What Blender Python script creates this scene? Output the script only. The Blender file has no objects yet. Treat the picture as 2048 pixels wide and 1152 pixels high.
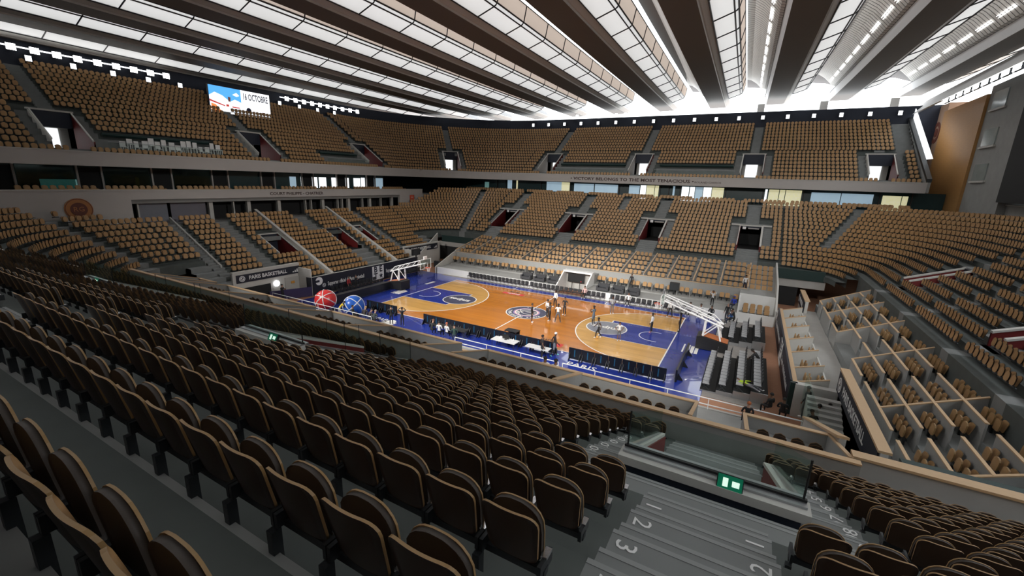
import bpy, math, random
import numpy as np
from mathutils import Vector, Matrix
random.seed(7); np.random.seed(7)
S = bpy.context.scene
COL = S.collection
PI = math.pi

# ------------------------------------------------------------------ camera, world, lights, exposure
CAM = np.array([18.4698, -37.1898, 12.8273]); YAW, PITCH, ROLL, FPX = .4982, -.2442, .0331, 865.48
def cam_basis():
    f = np.array([-math.sin(YAW)*math.cos(PITCH), math.cos(YAW)*math.cos(PITCH), math.sin(PITCH)])
    r = np.array([math.cos(YAW), math.sin(YAW), 0.]); u = np.cross(r, f)
    return r*math.cos(ROLL)+u*math.sin(ROLL), -r*math.sin(ROLL)+u*math.cos(ROLL), f
CR, CU, CF = cam_basis()
cd = bpy.data.cameras.new('camera'); cam = bpy.data.objects.new('camera', cd); COL.objects.link(cam)
cam.matrix_world = Matrix(((CR[0], CU[0], -CF[0], CAM[0]), (CR[1], CU[1], -CF[1], CAM[1]), (CR[2], CU[2], -CF[2], CAM[2]), (0, 0, 0, 1)))
cd.sensor_width = 36; cd.lens = 36*FPX/2048; cd.clip_start = .1; cd.clip_end = 500
S.camera = cam
S.view_settings.view_transform = 'Standard'; S.view_settings.look = 'None'; S.view_settings.gamma = 1
S.view_settings.use_curve_mapping = False
S.view_settings.exposure = 0.12
W = bpy.data.worlds.new('overcast_sky'); S.world = W; W.use_nodes = True
W.node_tree.nodes['Background'].inputs[0].default_value = (.93, .97, 1, 1)
W.node_tree.nodes['Background'].inputs[1].default_value = 4.0
S.cycles.max_bounces = 6; S.cycles.diffuse_bounces = 3; S.cycles.glossy_bounces = 3; S.cycles.transmission_bounces = 5
S.cycles.transparent_max_bounces = 24; S.cycles.caustics_reflective = False; S.cycles.caustics_refractive = False
S.cycles.sample_clamp_indirect = 4
def spot(name, loc, aim, power, size=60, col=(1, .97, .92), blend=.6, rad=.6):
    l = bpy.data.lights.new(name, 'SPOT'); l.energy = power; l.spot_size = math.radians(size); l.spot_blend = blend
    l.color = col; l.shadow_soft_size = rad
    o = bpy.data.objects.new(name, l); COL.objects.link(o); o.location = loc
    o.rotation_euler = (Vector(aim)-Vector(loc)).to_track_quat('-Z', 'Y').to_euler(); return o
# fill spots added under the roof edges to brighten the court and opposite stands
for lx in (-24, -8, 8, 24): spot('court_fill_spot', (lx, -38.5, 24.3), (lx*.35, -.5, 0), 38000, 30, blend=.55, rad=1.2)  # unseen near-side fill above the camera, no fixture built for it
for ly in (-14, 14): spot('court_fill_spot', (-46, ly, 24.0), (-3, ly*.1, 0), 22000, 30, blend=.55, rad=1.2)
for lx in (-22, 0, 22): spot('stand_fill_spot', (lx, -39.5, 24.3), (lx*.8, 24, 4.5), 24000, 40, blend=.8, rad=1.5)  # unseen near-side fill added to lift the far stand
spot('stand_fill_spot', (30, -12, 24.5), (-30, 0, 4), 22000, 42, blend=.8, rad=1.5)  # unseen fill added for the left stand

# ------------------------------------------------------------------ helpers
MATS = {}
def mat(name, col, rough=.6, metal=0., spec=.5, noise=.0, nscale=4., bump=0., coat=0., emit=0., stretch=(1, 1, 1), second=None):
    m = bpy.data.materials.new(name); m.use_nodes = True; nt = m.node_tree; b = nt.nodes['Principled BSDF']
    b.inputs['Roughness'].default_value = rough; b.inputs['Metallic'].default_value = metal
    b.inputs['Specular IOR Level'].default_value = spec; b.inputs['Coat Weight'].default_value = coat
    b.inputs['Base Color'].default_value = (*col, 1)
    if noise or bump:
        tc = nt.nodes.new('ShaderNodeTexCoord'); mp = nt.nodes.new('ShaderNodeMapping'); mp.inputs['Scale'].default_value = stretch
        nt.links.new(tc.outputs['Object'], mp.inputs[0])
        n = nt.nodes.new('ShaderNodeTexNoise'); n.inputs['Scale'].default_value = nscale; n.inputs['Detail'].default_value = 4
        nt.links.new(mp.outputs[0], n.inputs['Vector'])
        if noise:
            mx = nt.nodes.new('ShaderNodeMix'); mx.data_type = 'RGBA'
            a = [max(0, c*(1-noise)) for c in col]; z = second or [min(1, c*(1+noise)) for c in col]
            mx.inputs[6].default_value = (*a, 1); mx.inputs[7].default_value = (*z, 1)
            nt.links.new(n.outputs[0], mx.inputs[0]); nt.links.new(mx.outputs[2], b.inputs['Base Color'])
        if bump:
            bp = nt.nodes.new('ShaderNodeBump'); bp.inputs['Strength'].default_value = bump; bp.inputs['Distance'].default_value = .02
            nt.links.new(n.outputs[0], bp.inputs['Height']); nt.links.new(bp.outputs[0], b.inputs['Normal'])
    if emit:
        b.inputs['Emission Color'].default_value = (*col, 1); b.inputs['Emission Strength'].default_value = emit
    MATS[name] = m; return m
def trans_mat(name, col, frac):
    m = bpy.data.materials.new(name); m.use_nodes = True; nt = m.node_tree; nt.nodes.remove(nt.nodes['Principled BSDF'])
    t = nt.nodes.new('ShaderNodeBsdfTranslucent'); d = nt.nodes.new('ShaderNodeBsdfDiffuse'); x = nt.nodes.new('ShaderNodeMixShader')
    tc = nt.nodes.new('ShaderNodeTexCoord'); n = nt.nodes.new('ShaderNodeTexNoise'); n.inputs['Scale'].default_value = .8
    mx = nt.nodes.new('ShaderNodeMix'); mx.data_type = 'RGBA'; mx.inputs[6].default_value = (*[c*.93 for c in col], 1); mx.inputs[7].default_value = (*col, 1)
    nt.links.new(tc.outputs['Object'], n.inputs['Vector']); nt.links.new(n.outputs[0], mx.inputs[0])
    nt.links.new(mx.outputs[2], t.inputs[0]); d.inputs[0].default_value = (*[c*.6 for c in col], 1)
    x.inputs[0].default_value = 1-frac
    nt.links.new(t.outputs[0], x.inputs[1]); nt.links.new(d.outputs[0], x.inputs[2]); nt.links.new(x.outputs[0], nt.nodes['Material Output'].inputs[0])
    MATS[name] = m; return m
def glass_mat(name, tint, fac):
    m = bpy.data.materials.new(name); m.use_nodes = True; nt = m.node_tree; nt.nodes.remove(nt.nodes['Principled BSDF'])
    t = nt.nodes.new('ShaderNodeBsdfTransparent'); t.inputs[0].default_value = (*tint, 1); g = nt.nodes.new('ShaderNodeBsdfGlossy')
    g.inputs['Roughness'].default_value = .04; g.inputs[0].default_value = (.75, .85, .82, 1); x = nt.nodes.new('ShaderNodeMixShader')
    fr = nt.nodes.new('ShaderNodeLayerWeight'); fr.inputs['Blend'].default_value = .35; pw = nt.nodes.new('ShaderNodeMath'); pw.operation = 'POWER'; pw.inputs[1].default_value = 4
    ad = nt.nodes.new('ShaderNodeMath'); ad.operation = 'MULTIPLY_ADD'; ad.inputs[1].default_value = .35; ad.inputs[2].default_value = fac
    nt.links.new(fr.outputs['Facing'], pw.inputs[0]); nt.links.new(pw.outputs[0], ad.inputs[0]); nt.links.new(ad.outputs[0], x.inputs[0])
    nt.links.new(t.outputs[0], x.inputs[1]); nt.links.new(g.outputs[0], x.inputs[2]); nt.links.new(x.outputs[0], nt.nodes['Material Output'].inputs[0])
    MATS[name] = m; return m

class MB:
    def __init__(s): s.v = []; s.f = []; s.m = []
    def add(s, vs, fs, mi=0):
        o = len(s.v); s.v.extend(tuple(map(float, p)) for p in vs)
        for f in fs: s.f.append(tuple(i+o for i in f)); s.m.append(mi)
        return s
    def quad(s, a, b, c, d, mi=0): return s.add([a, b, c, d], [(0, 1, 2, 3)], mi)
    def poly(s, pts, mi=0): return s.add(pts, [tuple(range(len(pts)))], mi)
    def box(s, x0, x1, y0, y1, z0, z1, mi=0, M=None, bev=0):
        vs = [(x, y, z) for z in (z0, z1) for x, y in ((x0, y0), (x1, y0), (x1, y1), (x0, y1))]
        if M is not None: vs = [M @ Vector(p) for p in vs]
        return s.add(vs, [(3, 2, 1, 0), (4, 5, 6, 7), (0, 1, 5, 4), (1, 2, 6, 5), (2, 3, 7, 6), (3, 0, 4, 7)], mi)
    def tube(s, pts, r, n=6, mi=0, closed=False, caps=True):
        pts = [Vector(p) for p in pts]; rs = r if isinstance(r, (list, tuple)) else [r]*len(pts); o = len(s.v); L = len(pts)
        for i, p in enumerate(pts):
            d = (pts[(i+1) % L]-pts[i-1]) if closed else (pts[min(i+1, L-1)]-pts[max(i-1, 0)])
            d.normalize(); a = Vector((0, 0, 1)) if abs(d.z) < .9 else Vector((1, 0, 0))
            e = d.cross(a).normalized(); g = d.cross(e)
            for k in range(n):
                t = 2*PI*k/n; s.v.append(tuple(p+(e*math.cos(t)+g*math.sin(t))*rs[i]))
        for i in range(L if closed else L-1):
            j = (i+1) % L
            for k in range(n):
                s.f.append((o+i*n+k, o+i*n+(k+1) % n, o+j*n+(k+1) % n, o+j*n+k)); s.m.append(mi)
        if caps and not closed:
            s.f.append(tuple(o+k for k in range(n))[::-1]); s.m.append(mi); s.f.append(tuple(o+(L-1)*n+k for k in range(n))); s.m.append(mi)
        return s
    def prism(s, pts, off, mi=0, mi2=None):
        n = len(pts); off = Vector(off); a = [Vector(p) for p in pts]; b = [p+off for p in a]
        s.add(a+b, [tuple(range(n))[::-1]], mi if mi2 is None else mi2); o = len(s.v)-2*n
        s.f.append(tuple(o+n+i for i in range(n))); s.m.append(mi)
        for i in range(n): s.f.append((o+i, o+(i+1) % n, o+n+(i+1) % n, o+n+i)); s.m.append(mi)
        return s
    def lathe(s, prof, n=16, c=(0, 0, 0), mi=0):
        o = len(s.v); L = len(prof)
        for r, z in prof:
            for k in range(n): s.v.append((c[0]+r*math.cos(2*PI*k/n), c[1]+r*math.sin(2*PI*k/n), c[2]+z))
        for i in range(L-1):
            for k in range(n): s.f.append((o+i*n+k, o+i*n+(k+1) % n, o+(i+1)*n+(k+1) % n, o+(i+1)*n+k)); s.m.append(mi)
        return s
    def xf(s, M, start=0):
        s.v[start:] = [tuple(M @ Vector(p)) for p in s.v[start:]]; return s
    def mesh(s, name, mats, smooth=False):
        me = bpy.data.meshes.new(name); me.from_pydata(s.v, [], s.f)
        for m in (mats if isinstance(mats, (list, tuple)) else [mats]): me.materials.append(MATS[m])
        if s.m and max(s.m): me.polygons.foreach_set('material_index', s.m)
        if smooth: me.polygons.foreach_set('use_smooth', [True]*len(s.f))
        me.update(); return me
    def build(s, name, mats, parent=None, smooth=False, label=None, loc=None):
        return link(name, s.mesh(name, mats, smooth), parent, label, loc)
def link(name, data, parent=None, label=None, loc=None, rz=None):
    o = bpy.data.objects.new(name, data); COL.objects.link(o)
    if parent is not None: o.parent = parent
    if label: o['label'] = label
    if loc is not None: o.location = loc
    if rz is not None: o.rotation_euler[2] = rz
    return o
def tag(o, label, cat, group=None, kind=None):
    o['label'] = label; o['category'] = cat
    if group: o['group'] = group
    if kind: o['kind'] = kind
    return o
def thing(name, label, cat, loc=(0, 0, 0), rz=0, group=None):
    return tag(link(name, None, None, None, loc, rz), label, cat, group)
def struct(o, label=None):
    o['kind'] = 'structure'
    if label: o['label'] = label
    return o
def senv(name, label=None):
    return struct(link(name, None), label)
def text_mesh(name, txt, size, m, align='CENTER', extrude=0., bold=0.):
    c = bpy.data.curves.new(name, 'FONT'); c.body = txt; c.size = size; c.align_x = align; c.align_y = 'CENTER'; c.extrude = extrude; c.offset = bold
    c.resolution_u = 2
    o = bpy.data.objects.new(name, c); COL.objects.link(o); dg = bpy.context.evaluated_depsgraph_get(); dg.update()
    me = bpy.data.meshes.new_from_object(o.evaluated_get(dg)); bpy.data.objects.remove(o); bpy.data.curves.remove(c)
    me.materials.clear(); me.materials.append(MATS[m]); return me
def basis(o, origin, ex, ez_out):
    """local x -> ex, local z -> ez_out (outward normal), placed at origin"""
    ex = Vector(ex).normalized(); ez = Vector(ez_out).normalized(); ey = ez.cross(ex)
    return Matrix(((ex.x, ey.x, ez.x, origin[0]), (ex.y, ey.y, ez.y, origin[1]), (ex.z, ey.z, ez.z, origin[2]), (0, 0, 0, 1)))
def text_on(parent, name, txt, size, m, origin, ex, n, align='CENTER', squeeze=1., bold=0., label=None, fit=None):
    me = text_mesh(name, txt, size, m, align, .004, bold)
    if fit: xs = [v.co.x for v in me.vertices]; squeeze = fit/(max(xs)-min(xs))
    M = basis(None, origin, ex, n) @ Matrix.Diagonal((squeeze, 1, 1, 1))
    me.transform(M); return link(name, me, parent, label)
ORD = ['zeroth', 'first', 'second', 'third', 'fourth', 'fifth', 'sixth', 'seventh', 'eighth', 'ninth', 'tenth', 'eleventh', 'twelfth', 'thirteenth',
       'fourteenth', 'fifteenth', 'sixteenth', 'seventeenth', 'eighteenth', 'nineteenth', 'twentieth']
def ordw(n): return ORD[n] if n < len(ORD) else '%d%s' % (n, 'th' if 10 < n % 100 < 14 else {1: 'st', 2: 'nd', 3: 'rd'}.get(n % 10, 'th'))

# ------------------------------------------------------------------ materials
mat('concrete', (.30, .30, .29), .85, noise=.14, nscale=1.2, bump=.15)
mat('concrete_light', (.42, .41, .39), .8, noise=.1, nscale=1.5, bump=.1)
mat('concrete_pale', (.55, .54, .51), .75, noise=.06, nscale=1.)
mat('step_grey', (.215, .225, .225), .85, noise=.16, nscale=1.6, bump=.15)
mat('fascia', (.50, .47, .45), .7, noise=.05, nscale=.7)
mat('white_paint', (.75, .75, .74), .5, noise=.03)
mat('wood_cap', (.56, .38, .22), .5, noise=.12, nscale=6, stretch=(1, 6, 6))
mat('divider', (.33, .33, .32), .7, noise=.06)
mat('dark_gap', (.012, .013, .014), .8)
mat('dark_navy', (.012, .018, .035), .6, noise=.1)
mat('navy_cloth', (.012, .014, .026), .55, noise=.1)
mat('black', (.012, .012, .013), .45)
mat('black_matte', (.016, .016, .017), .85, noise=.1, nscale=8)
mat('red_wall', (.15, .012, .012), .55, noise=.1)
mat('green_dark', (.008, .03, .028), .5, noise=.08)
mat('steel', (.45, .46, .48), .32, .8)
mat('steel_dark', (.05, .055, .06), .4, .6)
mat('chrome', (.7, .7, .72), .18, 1)
mat('white_metal', (.8, .8, .8), .35, 0)
mat('tan', (.45, .262, .115), .5, noise=.06, nscale=3)
mat('brown_back', (.047, .024, .0125), .42, noise=.1, nscale=5)
mat('cushion', (.045, .034, .027), .6, noise=.12, nscale=6)
mat('seat_rim', (.34, .205, .085), .5)
mat('clay', (.40, .20, .12), .85, noise=.12, nscale=2)
mat('wood_panel', (.42, .22, .075), .5, noise=.18, nscale=2, stretch=(.5, .5, 6))
mat('wood_pink', (.36, .24, .17), .6, noise=.1, nscale=2)
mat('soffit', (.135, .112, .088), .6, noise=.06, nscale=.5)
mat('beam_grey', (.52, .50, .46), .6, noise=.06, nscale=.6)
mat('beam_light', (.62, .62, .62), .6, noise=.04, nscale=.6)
mat('roof_shell', (.72, .70, .66), .55, noise=.05, nscale=.8)
mat('frame_dark', (.02, .02, .022), .5)
mat('roof_top', (.25, .25, .25), .8)
trans_mat('panel_white', (.96, .93, .90), .24)
trans_mat('panel_peach', (.95, .78, .66), .21)
mat('lamp', (1, .99, .97), .4, emit=14.)
mat('lamp_soft', (.95, .97, 1), .4, emit=2.2)
mat('led_tube', (1, 1, 1), .4, emit=3.)
mat('exit_green', (.0, .22, .11), .4, emit=.15)
mat('exit_white', (.75, 1, .85), .4, emit=.7)
mat('sky_window', (.95, .98, 1), .4, emit=1.0)
mat('leaf_window', (.80, .76, .45), .4, emit=.55, noise=.3, nscale=3.5, second=(1, 1, .95))
mat('dim_window', (.25, .5, .48), .3, emit=.22, noise=.5, nscale=1.2)
mat('blue_window', (.42, .58, .70), .3, emit=.45, noise=.25, nscale=.6)
mat('suite_lilac', (.17, .165, .20), .4, noise=.1, nscale=.8)
mat('tower_window', (.30, .34, .33), .15, noise=.3, nscale=.8)
mat('tread_shaded', (.088, .10, .096), .85, noise=.25, nscale=1.6, bump=.15)  # row floors darkened in colour, standing in for shade under seats and overhang
mat('nosing', (.29, .30, .30), .8)
mat('tactile', (.46, .43, .36), .8, noise=.25, nscale=14)
mat('box_back', (.24, .145, .065), .5)
mat('suite_teal', (.02, .05, .055), .25, noise=.3, nscale=.7)
glass_mat('glass', (.90, .955, .935), .01)
glass_mat('glass_dark', (.35, .50, .48), .05)
mat('blue_floor', (.010, .030, .27), .25, noise=.12, nscale=1.5, coat=.6)
mat('line_white', (.80, .78, .74), .3)
mat('logo_navy', (.05, .055, .10), .3, noise=.06)
mat('logo_grey', (.22, .23, .27), .3, noise=.06)
mat('logo_purple', (.24, .20, .42), .3)
mat('logo_pink', (.75, .40, .42), .3)
mat('logo_red', (.55, .03, .03), .35)
mat('letter_white', (.82, .82, .82), .5)
mat('letter_black', (.02, .02, .02), .5)
mat('letter_brown', (.06, .03, .026), .6)
mat('ball_red', (.62, .03, .03), .3, noise=.05)
mat('ball_blue', (.02, .12, .55), .3, noise=.05)
mat('orange_rim', (.75, .09, .03), .4)
mat('paint_orange', (.42, .12, .03), .6)
mat('purple_cloth', (.035, .025, .09), .6)
mat('chair_black', (.016, .017, .02), .4)
mat('chair_seat', (.34, .35, .37), .35)
mat('sofa', (.035, .037, .042), .55, noise=.1)
mat('table_white', (.66, .66, .66), .4)
mat('board_black', (.008, .009, .012), .35)
mat('board_blue', (.012, .07, .14), .4, emit=.0)
mat('carpet_grey', (.27, .25, .235), .9, noise=.2, nscale=5)
mat('orange_sign', (.60, .28, .05), .5)
mat('red_sign', (.62, .09, .04), .5)
mat('neon', (.55, .75, .03), .6)
mat('gold_disc', (.42, .17, .05), .5, noise=.1)
mat('disc_dark', (.14, .04, .025), .6)
def wood_mat(name, c1, c2, c3):
    m = bpy.data.materials.new(name); m.use_nodes = True; nt = m.node_tree; b = nt.nodes['Principled BSDF']
    tc = nt.nodes.new('ShaderNodeTexCoord'); mp = nt.nodes.new('ShaderNodeMapping'); mp.inputs['Scale'].default_value = (.25, 3.2, 1)
    br = nt.nodes.new('ShaderNodeTexBrick'); br.inputs['Scale'].default_value = 2.2; br.inputs['Mortar Size'].default_value = .004
    br.inputs['Color1'].default_value = (*c1, 1); br.inputs['Color2'].default_value = (*c2, 1); br.inputs['Mortar'].default_value = (*c3, 1)
    br.inputs['Brick Width'].default_value = .9; br.inputs['Row Height'].default_value = .5
    n = nt.nodes.new('ShaderNodeTexNoise'); n.inputs['Scale'].default_value = .5; n.inputs['Detail'].default_value = 5
    mx = nt.nodes.new('ShaderNodeMix'); mx.data_type = 'RGBA'; mx.blend_type = 'MULTIPLY'; mx.inputs[0].default_value = .55
    cr = nt.nodes.new('ShaderNodeValToRGB'); cr.color_ramp.elements[0].position = .3; cr.color_ramp.elements[0].color = (.62, .56, .5, 1); cr.color_ramp.elements[1].position = .7; cr.color_ramp.elements[1].color = (1.1, 1.08, 1.05, 1)
    nt.links.new(tc.outputs['Object'], mp.inputs[0]); nt.links.new(mp.outputs[0], br.inputs['Vector']); nt.links.new(mp.outputs[0], n.inputs['Vector'])
    nt.links.new(n.outputs[0], cr.inputs[0]); nt.links.new(br.outputs[0], mx.inputs[6]); nt.links.new(cr.outputs[0], mx.inputs[7])
    nt.links.new(mx.outputs[2], b.inputs['Base Color']); b.inputs['Roughness'].default_value = .2; b.inputs['Coat Weight'].default_value = .8; b.inputs['Coat Roughness'].default_value = .05
    MATS[name] = m
wood_mat('wood_dark', (.60, .215, .020), (.53, .18, .016), (.45, .15, .014))
wood_mat('wood_light', (.76, .44, .13), (.66, .37, .11), (.56, .31, .09))

# ------------------------------------------------------------------ stand geometry
CX, CY = 22.1, 16.9                 # corner centres of the lower bowl
def tk(k): return 6.25+.9*k         # outward offset of the seat backs in row k
def zk(k): return 4.18+.43*k        # floor of row k
def tf(k): return tk(k)-.62         # front edge of the row
UX = UY = 22.; UR = 15.             # upper tier
def tu(k): return UR+1.0+.86*k
def zu(k): return 13.25+.57*k
def tuf(k): return tu(k)-.6
NU = 18
def place(side, u, t, cx, cy):
    """point and inward-facing rotation for along-coordinate u, outward offset t"""
    if side == 'far': return u, cy+t, PI
    if side == 'near': return u, -(cy+t), 0.
    if side == 'left': return -(cx+t), u, -PI/2
    if side == 'right': return cx+t, u, PI/2
    sx, sy = {'fl': (-1, 1), 'fr': (1, 1), 'nl': (-1, -1), 'nr': (1, -1)}[side]
    a = u                       # angle measured from the y axis towards the x axis
    x, y = sx*(cx+t*math.sin(a)), sy*(cy+t*math.cos(a))
    return x, y, math.atan2(sx*math.sin(a), -sy*math.cos(a))
def rows_mesh(mb, side, spans, k, tfun, zfun, cx, cy, zlow=None, step=1.0, mi=0, seats_depth=None):
    """tread and riser of row k over the given spans of u"""
    z = zfun(k); zp = zfun(k-1) if zlow is None else zlow; t0, t1 = tfun(k), tfun(k+1)
    for a, b in spans:
        if b-a < 1e-3: continue
        n = 1 if side in ('far', 'near', 'left', 'right') else max(2, int((b-a)/.13))
        flip = False
        for i in range(n):
            u0, u1 = a+(b-a)*i/n, a+(b-a)*(i+1)/n
            p = [place(side, u, t, cx, cy)[:2] for u, t in ((u0, t0), (u1, t0), (u1, t1), (u0, t1))]
            area = sum(p[j][0]*p[(j+1) % 4][1]-p[(j+1) % 4][0]*p[j][1] for j in range(4))
            q = p if area > 0 else [p[1], p[0], p[3], p[2]]
            mb.quad(*[(x, y, z) for x, y in q], mi)
            mb.quad((*q[1], z), (*q[0], z), (*q[0], zp), (*q[1], zp), mi)
def minus(spans, cuts):
    for c0, c1 in cuts:
        out = []
        for a, b in spans:
            if c1 <= a or c0 >= b: out.append((a, b)); continue
            if c0 > a: out.append((a, c0))
            if c1 < b: out.append((c1, b))
        spans = out
    return spans
VX = (18.42, 6.15, -6.12, -18.4)     # lower passages (near and far)
UV_FAR = (17.2, 0., -17.2, 33.); UV_LEFT = (19.5, .4, -19.3)
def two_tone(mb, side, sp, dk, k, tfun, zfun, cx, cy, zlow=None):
    rows_mesh(mb, side, dk, k, tfun, zfun, cx, cy, zlow=zlow, mi=1); rows_mesh(mb, side, minus(sp, dk), k, tfun, zfun, cx, cy, zlow=zlow)  # seat spans take the shade-darkened tread colour, aisles the plain grey
seats_far_list = []                  # x, y, z, rot, kind of every seat
def add_seats(side, spans, k, tfun, zfun, cx, cy, pitch=.52, dt=0., keep=None, level='lower'):
    t = tfun(k)+dt
    for a, b in spans:
        if side in ('far', 'near', 'left', 'right'): L = b-a; n = int(L/pitch+1e-6); us = [a+(L-n*pitch)/2+(i+.5)*pitch for i in range(n)]
        else:
            L = (b-a)*t; n = int(L/pitch); us = [a+(i+.5)*(b-a)/max(n, 1) for i in range(n)]
        for u in us:
            x, y, r = place(side, u, t, cx, cy)
            if keep and not keep(x, y): continue
            seats_far_list.append((x, y, zfun(k), r, side, k, level))
# ---- lower bowl terraces
def lower_cuts_struct(k): return [(x-1.25, x+1.25) for x in VX] if 3 <= k <= 7 else []
def aisle_cuts(k, near):
    c = []
    for x in VX:
        if k <= 2: c.append((x-1.2, x+1.25))
        elif k <= 9: c.append((x-2.42, x+2.43))
        else: c.append((x-.75, x+.85))
    if not near and k >= 10: c.append((-.55, .55))
    return c
XWALL = -35.7
mbs = {n: MB() for n in ('far', 'near', 'left', 'right', 'fl', 'fr', 'nl')}
for k in range(0, 15):
    sp = minus([(-CX, CX)], lower_cuts_struct(k)); dk = minus(sp, aisle_cuts(k, False))
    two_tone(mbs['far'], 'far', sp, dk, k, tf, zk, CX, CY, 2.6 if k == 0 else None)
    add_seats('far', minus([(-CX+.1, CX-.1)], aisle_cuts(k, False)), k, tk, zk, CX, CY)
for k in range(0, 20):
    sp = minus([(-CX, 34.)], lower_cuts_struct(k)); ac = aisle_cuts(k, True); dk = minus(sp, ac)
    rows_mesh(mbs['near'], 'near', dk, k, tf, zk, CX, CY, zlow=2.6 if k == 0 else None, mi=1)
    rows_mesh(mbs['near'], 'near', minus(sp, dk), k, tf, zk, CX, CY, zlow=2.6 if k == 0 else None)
    add_seats('near', minus([(-CX, 33.5)], aisle_cuts(k, True)), k, tk, zk, CX, CY)
for side in ('fl', 'fr', 'nl'):
    for k in range(-1, 15 if side != 'nl' else 19):
        if k < 0 and side != 'fr': continue
        a, b = 0., PI/2
        if side in ('fl', 'nl') and tk(k) > 13.2: b = math.asin(min(1, (-XWALL-.45-CX)/tk(k)))
        sp = [(a, b)]
        if side in ('fl', 'fr'):                                  # diagonal stair in the corner
            w = .55/tk(k); c = .46 if side == 'fr' else .30
            if not (side == 'fr' and k < 4): sp = minus(sp, [(c-w, c+w)])
        if side == 'nl':
            w = .7/tk(k); sp = minus(sp, [(1.05-w, 1.05+w)])
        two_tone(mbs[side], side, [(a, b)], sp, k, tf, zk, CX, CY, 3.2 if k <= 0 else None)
        add_seats(side, sp, k, tk, zk, CX, CY)
LW = ((-5.25, -4.95), (4.95, 5.25))
LA = ((-9.6, -8.3), (-1.0, .5), (7.9, 9.4))                       # stairs in the left stand
for k in range(-6, 8):
    sp = [(-7.9, 8.6)] if k < -4 else [(-CY, CY)]
    cut = [(-3.0, -.6), (6.6, 8.6), (-8.0, -5.6)] if -1 <= k <= 2 else []
    cut = [(1.2, 3.6), (5.7, 7.3), (-7.6, -5.3)] if -1 <= k <= 2 else []
    full = minus(sp, cut)
    cs = list(LW)+[(-1.2, .9) if k > 2 else (.9, 3.9)]+([(5.2, 7.6), (-7.8, -5.2)] if -1 <= k <= 3 else [])+[(8.6, 9.8), (-10.6, -9.2)]
    cs += [(-16.9, -14.2)] if k < 0 else [(-15.2, -14.0)]
    if k < 0: cs.append((14.5, 16.9))
    two_tone(mbs['left'], 'left', full, minus(full, cs), k, tf, zk, CX, CY, .3 if k in (-6, -4) else None)
    add_seats('left', minus([(sp[0][0]+.1, sp[0][1]-.1)], cs), k, tk, zk, CX, CY)
for k in range(1, 15):
    sp = [(-19.5, CY)]
    cut = [(-7.2, -5.6), (9.0, 10.6)] if 3 <= k <= 6 else []
    full = minus(sp, cut)
    cs = ([(-8.2, -4.8), (8.2, 11.2)] if 3 <= k <= 7 else [(-6.9, -5.9), (9.3, 10.3)])+[(-13.2, -12.2), (1.4, 2.4)]
    two_tone(mbs['right'], 'right', full, minus(full, cs), k, tf, zk, CX, CY, 2.8 if k == 1 else None)
    add_seats('right', minus(sp, cs), k, tk, zk, CX, CY)
NAMES = dict(far='terrace_far', near='terrace_near', left='terrace_left', right='terrace_right', fl='terrace_corner_far', fr='terrace_corner_far_right', nl='terrace_corner_near')
TERR = {}
for n, mb in mbs.items(): TERR[n] = struct(mb.build(NAMES[n], ['step_grey', 'tread_shaded']), 'grey concrete stepped seating terrace')
# ---- upper tier
ub = {n: MB() for n in ('far', 'left', 'fl', 'near')}
for k in range(NU):
    cutf = [(x-1.5, x+1.5) for x in UV_FAR] if 3 <= k <= 7 else []
    cutl = [(y-1.5, y+1.5) for y in UV_LEFT] if 3 <= k <= 7 else []
    cutc = [(PI/4-1.5/tu(k), PI/4+1.5/tu(k))] if 3 <= k <= 7 else []
    w = 2.5 if 2 <= k <= 8 else .62; wc = w/tu(k)
    def box_cut(x0, x1): return [(x0, x1)] if 2 <= k <= 4 else []
    for side, sp, cut, cs in (('far', [(-UX, 36.9)], cutf, [(x-w, x+w) for x in UV_FAR if x < 30 or k <= 8]+box_cut(3, 15)+box_cut(-15, -2)+([(34.9, 37)] if k > 8 else [])),
                              ('left', [(-30., UY)], cutl, [(y-w, y+w) for y in UV_LEFT]+box_cut(-17, -6)+box_cut(9, 17)), ('fl', [(0, PI/2)], cutc, [(PI/4-wc, PI/4+wc)])):
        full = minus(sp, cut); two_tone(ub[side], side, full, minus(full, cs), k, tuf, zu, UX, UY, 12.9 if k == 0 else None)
        add_seats(side, minus(sp, cs), k, tu, zu, UX, UY, level='upper')
rows_mesh(ub['near'], 'near', [(-40, 45)], 0, lambda k: UR+.4+18*k, lambda k: 13.3, UX, UY, zlow=12.9)
for n, mb in ub.items():
    struct(mb.build('upper_terrace_'+{'far': 'far', 'left': 'left', 'fl': 'corner', 'near': 'near'}[n], ['step_grey', 'tread_shaded']), 'grey concrete upper tier steps')
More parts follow.
